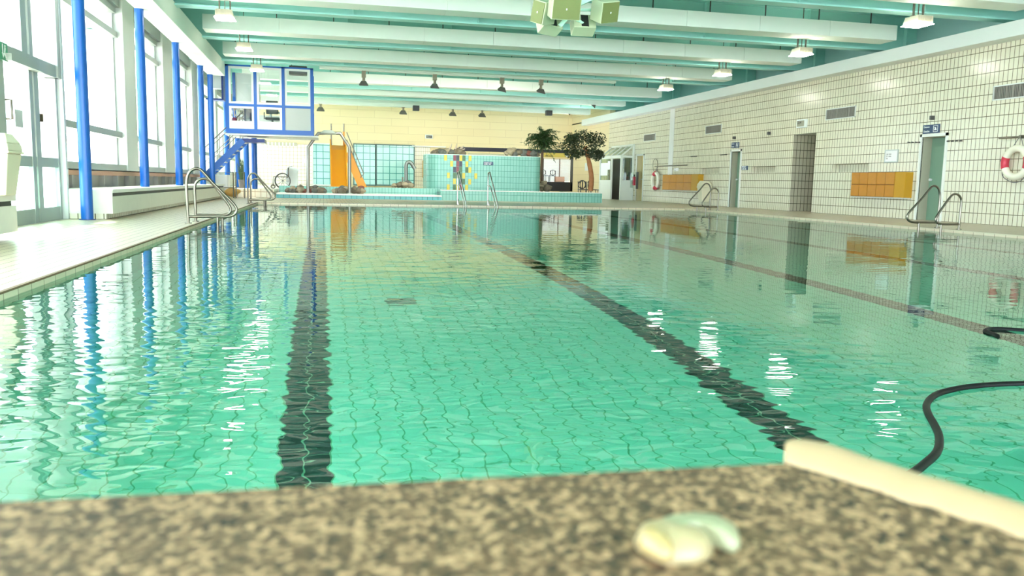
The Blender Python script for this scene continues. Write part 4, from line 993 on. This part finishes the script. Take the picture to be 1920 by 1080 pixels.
rocks([(1019, 350, 6), (1025, 353, 6), (1021, 343, 4)], 34.6, .3, 'behind the turquoise wall end', 'rocks behind the tiled wall', 7)
mb = MB()
for a, b, r_ in (((839, 286), (847, 270), .05), ((852, 283), (857, 269), .04), ((856, 284), (870, 274), .06), ((850, 286), (872, 279), .05)): mb.tube([at_y(*a, TY+.5), at_y((a[0]+b[0])/2+1, (a[1]+b[1])/2, TY+.52), at_y(*b, TY+.45)], [r_, r_*.9, r_*.3], 8)
o = mb.build('driftwood', M_DRIFT); tag(o, 'pale driftwood sticks among the rocks on the tiled wall', 'driftwood')

# spout
sy = 33.7; mb = MB(); mb.tube(smooth([at_y(x, y, sy) for x, y in ((761.5, 350), (761.5, 325), (761.5, 311), (764, 305), (769, 304), (773, 309), (778, 317))], 5), .075, 14)
t = thing('water_spout', 'grey steel swan-neck water spout among rocks left of the mosaic wall', 'spout', tuple(at_y(761, 350, sy))); mb.build('pipe', mat('spout_steel', (.20, .22, .20), .35, .8), t)
MB().tube([at_y(755, 348, sy), at_y(755, 332, sy)], .03, 8).build('valve_post', M_STEEL, t)
# shower arch
AY = 31.5
t = thing('shower_arch', 'octagonal steel pipe arch with a round shower head', 'shower', tuple(at_y(616, 362, AY)))
mb = MB(); mb.tube([at_y(x, y, AY) for x, y in ((577.5, 361), (577.5, 276), (597, 250), (638, 250), (655.5, 276), (655.5, 362))], .062, 14); mb.build('pipe_arch', mat('arch_steel', (.30, .29, .26), .3, .9), t)
c = at_y(615.5, 248.5, AY); mb = MB(); mb.cyl(c+Vector((0, 0, -.07)), c+Vector((0, 0, -.03)), .28, 24, r2=.31); mb.cyl(c+Vector((0, 0, -.03)), c+Vector((0, 0, .08)), .31, 24, r2=.16); mb.build('shower_head', mat('head_grey', (.45, .5, .45), .4), t)
# slide
t = thing('water_slide', 'orange water slide with steep chute and stairs behind', 'slide', (.65, 34, .2))
xs0, xs1 = at_y(622.5, 350, 33.3).x, at_y(650, 350, 33.3).x
path = [(33.25, .22), (33.6, .42), (34.2, .95), (34.8, 1.5), (35.3, 1.92), (35.8, 2.12), (36.5, 2.15)]
mb = MB()
for (ya, za1), (yb, zb1) in zip(path, path[1:]):
    mb.quad((xs0, ya, za1), (xs1, ya, za1), (xs1, yb, zb1), (xs0, yb, zb1)); mb.quad((xs0, ya, za1-.04), (xs1, ya, za1-.04), (xs1, yb, zb1-.04), (xs0, yb, zb1-.04))
    for xx in (xs0-.05, xs1): 
        mb.add([(xx, ya, za1-.1), (xx+.05, ya, za1-.1), (xx+.05, yb, zb1-.1), (xx, yb, zb1-.1), (xx, ya, za1+.25), (xx+.05, ya, za1+.25), (xx+.05, yb, zb1+.25), (xx, yb, zb1+.25)], [(0, 1, 2, 3), (4, 5, 6, 7), (0, 1, 5, 4), (1, 2, 6, 5), (2, 3, 7, 6), (3, 0, 4, 7)])
mb.build('chute', M_SLIDE, t)
a = at_y(651, 286, 36.2); b = at_y(682, 356, 36.2); mb = MB(); mb.bar(a, b, .06, .34, up=Vector((0, 1, 0)).cross((b-a).normalized())); mb.build('stair_stringer', M_SLIDE, t)
mb = MB(); b.z = .3
for k in range(8): q = a.lerp(b, (k+.5)/8); mb.box(q.x-.12, q.x+.12, 36.23, 36.8, q.z+.0, q.z+.03)
mb.build('stair_tread', M_STEEL, t)
mb = MB()
for Y, off in ((36.15, 0), (36.8, 0)):
    a1 = at_y(650, 248, Y); b1 = at_y(682, 326, Y); mb.tube([a1, b1, at_y(676, 333, Y)], .022, 8); mb.tube([at_y(650, 262, Y), at_y(678, 330, Y)], .018, 8)
for px in (621, 644.5): mb.tube([at_y(px, 272, 36.2), at_y(px, 232, 36.2)], .03, 8)
mb.build('handrail', M_STEEL, t)
mb = MB(); p = at_y(644.5, 247, 36.1); mb.box(p.x-.04, p.x+.04, 36.05, 36.15, p.z-.6, p.z); mb.build('side_post', M_SLIDE, t)
for xx in (xs0+.05, xs1-.05): MB().cyl((xx, 36.3, .3), (xx, 36.3, 2.1), .04, 8).build('support_post', M_STEEL, t)

# trees
t = thing('palm_tree', 'feathery green tree with drooping leaves behind the tiled wall end', 'tree', tuple(at_y(1015, 356, 36)))
c = at_y(1017, 262, 36); mb = MB(); mb.tube([Vector((at_y(1016, 354, 36).x, 36, .3)), at_y(1015, 320, 36), at_y(1017, 275, 36)], [.07, .06, .05], 10); mb.build('trunk', mat('palm_trunk', (.16, .1, .06), .8), t)
mb = MB(); rs = random.Random(4)
for k in range(110):   # arching sprays with hanging narrow leaves
    th = rs.uniform(0, 6.28); el = rs.uniform(-.35, 1.15); L = rs.uniform(.45, .95); p0 = c + Vector((0, 0, rs.uniform(-.35, .25)))
    dr = Vector((math.cos(th)*math.cos(el), math.sin(th)*math.cos(el), math.sin(el))); pts = []
    for i in range(8): s_ = i/7; pts.append(p0 + dr*L*s_ + Vector((0, 0, -.45*s_*s_*L)))
    mb.tube(pts, .006, 4)
    for i in range(1, 8):
        for j in range(5):
            q = pts[i].lerp(pts[i-1], rs.random()); d = Vector((rs.uniform(-1, 1)+dr.x, rs.uniform(-1, 1)+dr.y, rs.uniform(-1.3, .1))).normalized(); s2 = d.cross(Vector((rs.random(), rs.random(), 1))).normalized()*.014; l = rs.uniform(.1, .2)
            mb.add([q, q+d*l*.5+s2, q+d*l, q+d*l*.5-s2], [(0, 1, 2, 3)])
mb.build('foliage', M_LEAF, t)
t = thing('ficus_tree', 'bushy dark ficus tree with an orange-brown trunk beside the glass booth', 'tree', tuple(at_y(1108, 358, 33)))
mb = MB(); mb.tube(smooth([at_y(x, y, 33) for x, y in ((1107, 358), (1109, 335), (1106, 312), (1101, 290), (1096, 275))], 5), [.11]*6+[.1]*6+[.085]*9, 12); mb.build('trunk', M_TRUNK, t)
mb = MB()
for i, (px, py, rx_, rz_) in enumerate(((1092, 270, .62, .45), (1068, 272, .4, .3), (1118, 262, .36, .34), (1095, 255, .5, .28), (1075, 288, .34, .22), (1108, 285, .42, .22), (1120, 290, .2, .22), (1072, 258, .25, .2))): leaves(mb, at_y(px, py, 33), (rx_, .45, rz_), 520, .085, 1.3, .4, seed=20+i, shell=.15)
mb.build('foliage', M_LEAF2, t)

# kiosk at the back
KY = 45.
t = thing('snack_counter', 'dark counter with yellow fascia in front of the bright blinds', 'counter', (12, KY, .3))
kx0, kx1 = at_y(1016, 340, KY).x, at_y(1073, 340, KY).x
p = at_y(1030, 341, KY); MB().box(kx0, kx1, KY, KY+.6, .3, p.z).build('counter_body', mat('counter_black', (.012, .01, .012), .4), t)
pa, pb_ = at_y(1016, 286, KY), at_y(1073, 295.5, KY); MB().box(pa.x, pb_.x, KY+.02, KY+.1, pb_.z, pa.z).build('fascia', mat('fascia_yellow', (.55, .42, .08), .5), t)
word_bars((4, 5), .09, (pa.x+.2, KY+.015, (pa.z+pb_.z)/2-.05), 'y', mat('fascia_print', (.12, .09, .02), .5), t); mb = MB(); mb.cyl((pb_.x-.3, KY+.02, (pa.z+pb_.z)/2), (pb_.x-.3, KY+.005, (pa.z+pb_.z)/2), .1, 20); mb.build('emblem', M_SIGNW, t)
mb = MB()
for px in (1016.5, 1072.5): xx = at_y(px, 320, KY).x; mb.box(xx-.06, xx+.06, KY, KY+.12, .3, pa.z)
mb.build('post', M_DKGREY, t)
pa, pb_ = at_y(862, 275, KY), at_y(1016, 287, KY); MB().box(pa.x, pb_.x+1.6, KY+.3, KY+.4, pb_.z, pa.z).build('dark_opening_band', mat('opening_black', (.012, .012, .025), .4), t)  # black band standing in for the dark of the opening behind the counter
# blinds
o = thing('window_blind', 'bright white slatted blinds in the window behind the counter', 'blind', ((wx0+wx1)/2, BY-.1, wz1))
mb = MB(); n = 15
for i in range(n): z = wz0+(wz1-wz0)*(i+.5)/n; mb.box(wx0, wx1, BY+.05, BY+.06, z-.038, z+.05)
mb.build('slat', mat('blind_white', (.95, .93, .92), .6, emit=0), o)
mb = MB()
for a in (wx0+.01, (wx0*.42+wx1*.58), wx1-.03): mb.box(a, a+.06, BY+.02, BY+.045, wz0, wz1)
mb.build('window_bar', mat('bar_brown', (.25, .17, .15), .5), o)
# bistro chairs and box on the counter, dark chairs by the ficus
def chair(label, x, y, z, s, m, rz=0., grp=None):
    t = thing('chair', label, 'chair', (x, y, z), grp); B = Matrix.Translation((x, y, z)) @ Matrix.Rotation(rz, 4, 'Z') @ Matrix.Scale(s, 4); g = lambda *v: B @ Vector(v)
    for sx in (-.2, .2):
        MB().tube([g(sx, -.2, 0), g(sx, -.18, .45)], .018*s, 8).build('leg', m, t); MB().tube([g(sx, .2, 0), g(sx, .18, .45), g(sx, .24, .85)], .018*s, 8).build('leg', m, t)
    mb = MB(); mb.obox(g(0, 0, .46), B.to_3x3() @ Vector((.22, 0, 0)), B.to_3x3() @ Vector((0, .22, 0)), B.to_3x3() @ Vector((0, 0, .02))); mb.build('seat', m, t)
    mb = MB(); mb.torus(g(0, .23, .7), .19*s, .02*s, B.to_3x3().normalized() @ Vector((1, 0, 0)), Vector((0, 0, 1)), 20, 8); mb.tube([g(0, .23, .5), g(0, .23, .9)], .014*s, 6); mb.build('backrest', m, t)
ct = at_y(1030, 341, KY).z
chair('left of two dark chairs put up on the counter before the blinds', at_y(1024, 340, KY).x, KY+.3, ct, .75, M_DARK, .3, 'chairs on the counter'); chair('right of two dark chairs put up on the counter before the blinds', at_y(1038, 340, KY).x, KY+.3, ct, .75, M_DARK, -.4, 'chairs on the counter')
pa, pb_ = at_y(1044, 329, KY), at_y(1060, 338, KY); o = MB().box(pa.x, pb_.x, KY+.15, KY+.5, ct, ct+.3).build('cardboard_box', mat('carton_pink', (.72, .42, .32), .7), bevel=.01); tag(o, 'salmon coloured box on the counter before the blinds', 'box')
for i, px in enumerate((1094, 1104, 1118)):
    p = at_y(px, 357, 37.5); chair(('left', 'middle', 'right')[i]+' of the dark metal chairs behind the ficus trunk', p.x+(0, .1, .35)[i], 37.5+i*.75, .3 if p.x+(0, .1, .35)[i] < 10.8 else 0, 1.0, M_DARK, .5*i, 'dark chairs behind the ficus')
pa, pb_ = at_x(1098, 306, RX), at_x(1104, 320, RX); o = MB().box(RX-.04, RX-.001, pb_.y, pa.y, pb_.z, pa.z).build('notice_board', M_SIGNW); tag(o, 'small white framed notice on the wall behind the ficus trunk', 'sign')
# litter compartment by the tiled panel
x0, z1 = xz(792, 301); x1, z0 = xz(799, 333); o = MB().box(x0, x1, BY-.4, BY-.06, z0, z1).build('towel_locker', M_OCHRE); tag(o, 'narrow ochre wall box left of the tiled wall', 'locker')

# ================================================================== LIFEGUARD CABIN
CY = 29.5
def xc(px, Y=CY, py=200): return at_y(px, py, Y).x
t = thing('lifeguard_cabin', 'blue framed glazed lifeguard cabin raised on posts under the ceiling', 'cabin', (-1.8, CY, 2.2))
X = [xc(426.5), xc(479), xc(531.5), xc(585)]
zt1 = 4.42; zm = at_y(505, 199, CY).z; zb = at_y(505, 246, CY).z; zb0 = zb-.11
DEP = 2.3
mb = MB(); h = .05
for x in X: mb.box(x-h, x+h, CY-.04, CY+.06, zb0, zt1)
mb.box(X[0]-h, X[3]+h, CY-.041, CY+.06, zm-.04, zm+.04); mb.box(X[0]-h, X[3]+h, CY-.05, CY+.06, zb0, zb+.05); mb.box(X[0]-h, X[3]+h, CY-.04, CY+.06, zt1-.05, zt1)
for x in (X[0], X[3]):
    mb.box(x-h, x+h, CY+DEP-.1, CY+DEP, zb0, zt1); mb.box(x-h, x+h, CY+.06, CY+DEP-.1, zb0, zb+.05); mb.box(x-h*.9, x+h*.9, CY+.06, CY+DEP-.1, zm-.04, zm+.04)
mb.build('blue_frame', M_BLUE, t)
M_CABF = mat('cabin_white', (.76, .78, .72), .5)
mb = MB()
for i in range(3):
    for (z0, z1) in ((zm+.04, zt1-.05), (zb+.05, zm-.04)):
        a, b = X[i]+h, X[i+1]-h; w_ = .07
        if i == 2 and z0 < zm: mb.box(a, b, CY-.02, CY+.03, z0, z1, 1); continue
        lo = z0+(.26 if z0 < zm else w_)
        mb.box(a, a+w_, CY-.02, CY+.03, z0, z1); mb.box(b-w_, b, CY-.02, CY+.03, z0, z1); mb.box(a+w_, b-w_, CY-.02, CY+.03, z0, lo); mb.box(a+w_, b-w_, CY-.02, CY+.03, z1-w_, z1)
mb.build('window_frame', [M_CABF, M_GREYP], t)
MB().box(X[0], X[3], CY, CY+.008, zb+.1, zt1-.1).build('pane', M_GLASS, t)
MB().box(X[0], X[3], CY+.03, CY+DEP, zb0+.01, zb0+.1).build('cabin_floor', M_CABF, t)
mb = MB(); mb.box(X[0], X[3], CY+DEP-.06, CY+DEP-.02, zb, zm-.15); mb.box(X[0], X[0]+.9, CY+DEP-.06, CY+DEP-.02, zm, zt1); mb.box(X[3]-.04, X[3], CY+.06, CY+DEP-.1, zb, zm)
mb.build('rear_wall', M_CABF, t)
mb = MB()
for k in range(3): mb.box(X[0]+.5+k*.7, X[0]+.55+k*.7, CY+.8, CY+.85, zb0-.08, zb0)
mb.box(X[0]-.1, X[3]+.2, CY-.02, CY+DEP, zb0-.05, zb0); mb.build('under_rail', M_CABF, t)
zf = zb0+.1
t2 = thing('office_chair', 'black swivel office chair inside the lifeguard cabin', 'chair', (xc(509), CY+.6, zf)); cx, cy_ = xc(509), CY+.55
mb = MB()
for k in range(5): a = k*1.257; mb.tube([(cx, cy_, zf+.08), (cx+.26*math.cos(a), cy_+.26*math.sin(a), zf+.04)], .02, 6)
mb.build('base', M_DARK, t2); MB().cyl((cx, cy_, zf+.06), (cx, cy_, zf+.42), .03, 10).build('gas_lift', M_DARK, t2)
MB().box(cx-.24, cx+.24, cy_-.22, cy_+.22, zf+.42, zf+.5).build('seat', M_DARK, t2, bevel=.03); MB().box(cx-.2, cx+.2, cy_-.26, cy_-.2, zf+.6, zf+1.05).build('backrest', mat('chair_grey', (.08, .09, .09), .7), t2, bevel=.05)
mb = MB(); 
for sx in (-.27, .27): mb.tube([(cx+sx, cy_-.1, zf+.44), (cx+sx, cy_-.1, zf+.66), (cx+sx, cy_+.14, zf+.66)], .015, 6)
mb.build('armrest', M_DARK, t2)
chair('light wooden chair in the left bay of the lifeguard cabin', xc(450), CY+.7, zf, .95, mat('chair_beige', (.6, .52, .4), .5), .5)
o = MB().box(xc(432), xc(441), CY+.3, CY+.6, zf, zf+.45).build('red_bag', mat('bag_red', (.3, .02, .03), .6), bevel=.05); tag(o, 'dark red bag on the cabin floor in the left corner', 'bag')
o = MB().box(xc(455), xc(473), CY+.5, CY+.56, zf+.35, zf+.9).build('hanging_jacket', mat('jacket_grey', (.1, .1, .11), .8), bevel=.04); tag(o, 'dark grey jacket over a chair in the left cabin bay', 'jacket')
pz = at_y(560, 132, CY+.3); t2 = thing('cabin_monitor', 'dark grey monitor hanging in the top right bay of the cabin', 'monitor', (pz.x, CY+.4, pz.z))
MB().box(pz.x-.32, pz.x+.28, CY+.25, CY+.6, pz.z-.15, pz.z+.15).build('case', M_DKGREY, t2, bevel=.03); MB().cyl((pz.x, CY+.4, pz.z+.15), (pz.x, CY+.4, 4.5), .03, 8).build('bracket', M_DARK, t2)
t2 = thing('cabin_desk', 'narrow white desk along the right bays of the cabin', 'desk', (xc(550), CY+1, zf)); MB().box(xc(500), X[3]-.05, CY+.9, CY+1.5, zf+.7, zf+.74).build('desktop', M_SIGNW, t2); mb = MB()
for xx in (xc(502), X[3]-.12): mb.box(xx, xx+.05, CY+.95, CY+1.45, zf, zf+.7)
mb.build('side_panel', M_SIGNW, t2)

# staircase up to the cabin
t = thing('metal_staircase', 'blue steel staircase with open white treads rising to the cabin', 'staircase', (-4, 30.5, 0))
a1, b1 = at_y(456, 263, 29.9), at_y(384, 331, 29.9); a2, b2 = at_y(438, 254, 30.9), at_y(384, 302, 30.9)
a2 = Vector((a1.x, 30.9, a1.z)); b2 = Vector((b1.x, 30.9, b1.z))
for a, b in ((a1, b1), (a2, b2)): MB().bar(a, b, .05, .2, up=Vector((0, 1, 0)).cross((b-a).normalized())).build('stringer', mat('stair_blue', (.03, .14, .5), .4), t)
for k in range(9): q = a1.lerp(b1, (k+.6)/9.2); MB().box(q.x-.14, q.x+.14, 29.93, 30.87, q.z-.0, q.z+.035).build('tread', M_CABF, t)
MB().box(a1.x-.05, xc(495, 29.9), 29.9, 30.9, a1.z-.06, a1.z+.06).build('landing', M_NAVY, t)
for Y in (29.9, 30.9):
    mb = MB(); up = Vector((0, 0, .95)); a, b = (a1, b1) if Y < 30.5 else (a2, b2); mb.tube([a+up, b+up], .02, 8); mb.tube([a+up*.5, b+up*.5], .014, 8)
    for k in range(4): q = a.lerp(b, (k+.3)/3.8); mb.tube([q, q+up], .014, 6)
    mb.build('handrail', M_STEEL, t)
# AC box / blue bracket up at the beam end
p = at_y(404, 160, 30.5); t = thing('wall_heater', 'grey and blue heating unit hung between the far left columns', 'heater', tuple(p)); MB().box(p.x-.25, p.x+.2, 30.4, 30.9, p.z-.1, p.z+.45).build('casing', M_GREYW, t); mb = MB(); mb.box(p.x+.21, p.x+.27, 30.35, 30.95, p.z-.45, p.z+.5); mb.box(p.x-.3, p.x+.27, 30.35, 30.95, p.z-.5, p.z-.45); mb.build('bracket', M_NAVY, t)

# things on the far left deck
t = thing('steel_railing', 'low steel railing gate on the far left deck', 'railing', (-3.2, 28.5, 0)); mb = MB()
ry = 29.6; q = [at_y(x, y, ry) for x, y in ((396, 323), (437, 323), (442, 323), (458, 323))]; 
mb.tube([Vector((q[0].x, ry, 0)), q[0], q[1], Vector((q[1].x, ry, 0))], .022, 8); mb.tube([Vector((q[2].x, ry, 0)), q[2], q[3], Vector((q[3].x, ry, 0))], .022, 8); mb.tube([Vector((q[0].x, ry, .35)), Vector((q[3].x, ry, .35))], .015, 8); mb.build('rail', M_STEEL, t)
o = MB().box(at_y(398, 340, 30.2).x, at_y(427, 340, 30.2).x, 30.2, 31.0, 0, .78).build('white_crate', M_SIGNW, bevel=.03); tag(o, 'white slatted plastic container behind the steel railing', 'container')
me = rock_mesh(11, 'wicker_basket'); me.materials.append(mat('wicker', (.65, .4, .12), .7, vary=.3, vscale=40)); o = bpy.data.objects.new('wicker_basket', me); COL.objects.link(o); o.location = (at_y(435, 358, 29.9).x, 29.9, .19); o.scale = (.26, .22, .2); tag(o, 'round tan wicker basket on the deck by the railing', 'basket')
t = thing('potted_plant', 'tall spiky green plant between the blue cabin posts', 'plant', tuple(at_z(455, 347, .3))); p = at_y(455, 345, 33.5); mb = MB(); rs = random.Random(9)
for k in range(70):
    b0 = Vector((p.x+rs.uniform(-.1, .1), 33.5+rs.uniform(-.1, .1), .5+rs.uniform(0, .4))); d = Vector((rs.uniform(-.22, .22), rs.uniform(-.2, .2), rs.uniform(.4, .75))); s_ = Vector((.02, 0, 0)); mb.add([b0-s_, b0+s_, b0+d+s_*.1, b0+d-s_*.1], [(0, 1, 2, 3)])
mb.build('leaves', M_LEAF, t); MB().cyl((p.x, 33.5, .3), (p.x, 33.5, .62), .13, 16, r2=.17).build('pot', M_DKGREY, t)
# white cabinet with pitched lid + wheelchair
cy_ = 33.9; pa, pb_ = at_y(536, 318, cy_), at_y(549, 354, cy_); t = thing('white_locker', 'white cabinet with a pitched lid beside the wheelchair', 'cabinet', (pa.x, cy_, .3))
x0, x1 = pa.x, at_y(558, 340, cy_).x; zt = pa.z
MB().box(x0, x1, cy_, cy_+.5, .3, zt-.05).build('body', M_SIGNW, t); mb = MB(); mb.add([(x0-.02, cy_-.03, zt-.05), (x1+.2, cy_-.03, zt-.05), ((x0+x1)/2-.05, cy_-.03, zt+.17), (x0-.02, cy_+.53, zt-.05), (x1+.2, cy_+.53, zt-.05), ((x0+x1)/2-.05, cy_+.53, zt+.17)], [(0, 1, 2), (3, 5, 4), (0, 2, 5, 3), (1, 4, 5, 2), (0, 3, 4, 1)]); mb.build('lid', M_WHITE, t)
wx, wy = at_y(527, 345, 33.4).x, 33.45; t = thing('wheelchair', 'light wheelchair parked by the white cabinet', 'wheelchair', (wx, wy, .3))
for s_ in (-.22, .22):
    mb = MB(); mb.torus((wx+.05, wy+s_+.3, .3+.3), .29, .018, Vector((1, 0, 0)), Vector((0, 0, 1)), 32, 8); 
    for k in range(10): a = k*.628; mb.tube([(wx+.05, wy+s_+.3, .6), (wx+.05+.28*math.cos(a), wy+s_+.3, .6+.28*math.sin(a))], .004, 4)
    mb.build('wheel', M_DKGREY, t)
    mb = MB(); mb.torus((wx-.32, wy+s_+.3, .38), .07, .015, Vector((1, 0, 0)), Vector((0, 0, 1)), 16, 6); mb.tube([(wx-.32, wy+s_+.3, .38), (wx-.3, wy+s_+.3, .75), (wx+.25, wy+s_+.3, .75), (wx+.3, wy+s_+.3, 1.15), (wx+.42, wy+s_+.3, 1.17)], .013, 8); mb.build('side_frame', M_STEEL, t)
MB().box(wx-.25, wx+.25, wy+.1, wy+.5, .74, .77).build('seat', M_DARK, t); MB().box(wx+.25, wx+.28, wy+.1, wy+.5, .77, 1.12).build('backrest', M_DARK, t)
x0, z1 = xz(566.5, 297); x1, z0 = xz(579, 306); o = MB().box(x0, x1, BY-.08, BY-.052, z0, z1).build('notice_board', M_SIGNW); tag(o, 'small white notice on the wall left of the shower arch', 'sign')

# dark doorway under the stairs
x0, z1 = xz(420, 286); x1, z0 = xz(446, 352); mb = MB(); mb.box(x0, x1, BY-.05, BY-.002, .3, z1); o = mb.build('door_5', mat('door_brownish', (.22, .17, .14), .6)); struct(o)
# exit sign
p = at_x(7, 95, DX+.1); t = thing('exit_sign', 'green emergency exit sign with white arrow above the glass doors', 'sign', (DX+.12, p.y, p.z)); y1 = at_x(14.5, 98, DX+.1).y
MB().box(DX+.06, DX+.1, y1-.55, y1, p.z-.12, p.z+.1).build('sign_board', M_GREEN, t)
mb = MB(); X0 = DX+.103; c_ = at_x(4.5, 96, DX+.1).y; mb.box(X0, X0+.003, c_-.012, c_+.012, p.z-.04, p.z+.08); mb.add([(X0+.003, c_-.04, p.z-.03), (X0+.003, c_+.04, p.z-.03), (X0+.003, c_, p.z-.1)], [(0, 1, 2)])
c_ = y1-.1; mb.cyl((X0, c_, p.z+.06), (X0+.003, c_, p.z+.06), .016, 10); mb.bar((X0+.002, c_, p.z+.04), (X0+.002, c_-.02, p.z-.02), .004, .03, up=Vector((0, 1, 0))); mb.bar((X0+.002, c_-.02, p.z-.02), (X0+.002, c_+.03, p.z-.09), .004, .016, up=Vector((0, 1, 0))); mb.bar((X0+.002, c_-.02, p.z-.02), (X0+.002, c_-.06, p.z-.07), .004, .016, up=Vector((0, 1, 0)))
mb.build('pictogram', M_SIGNW, t)
p = at_x(35, 223, DX); t = thing('door_notice', 'grey paper notice taped to the glass door', 'sign', (DX+.02, p.y, p.z)); MB().box(DX, DX+.004, at_x(28, 223, DX).y, at_x(42, 223, DX).y, p.z-.11, p.z+.12).build('sheet', mat('paper_grey', (.55, .56, .56), .6), t)
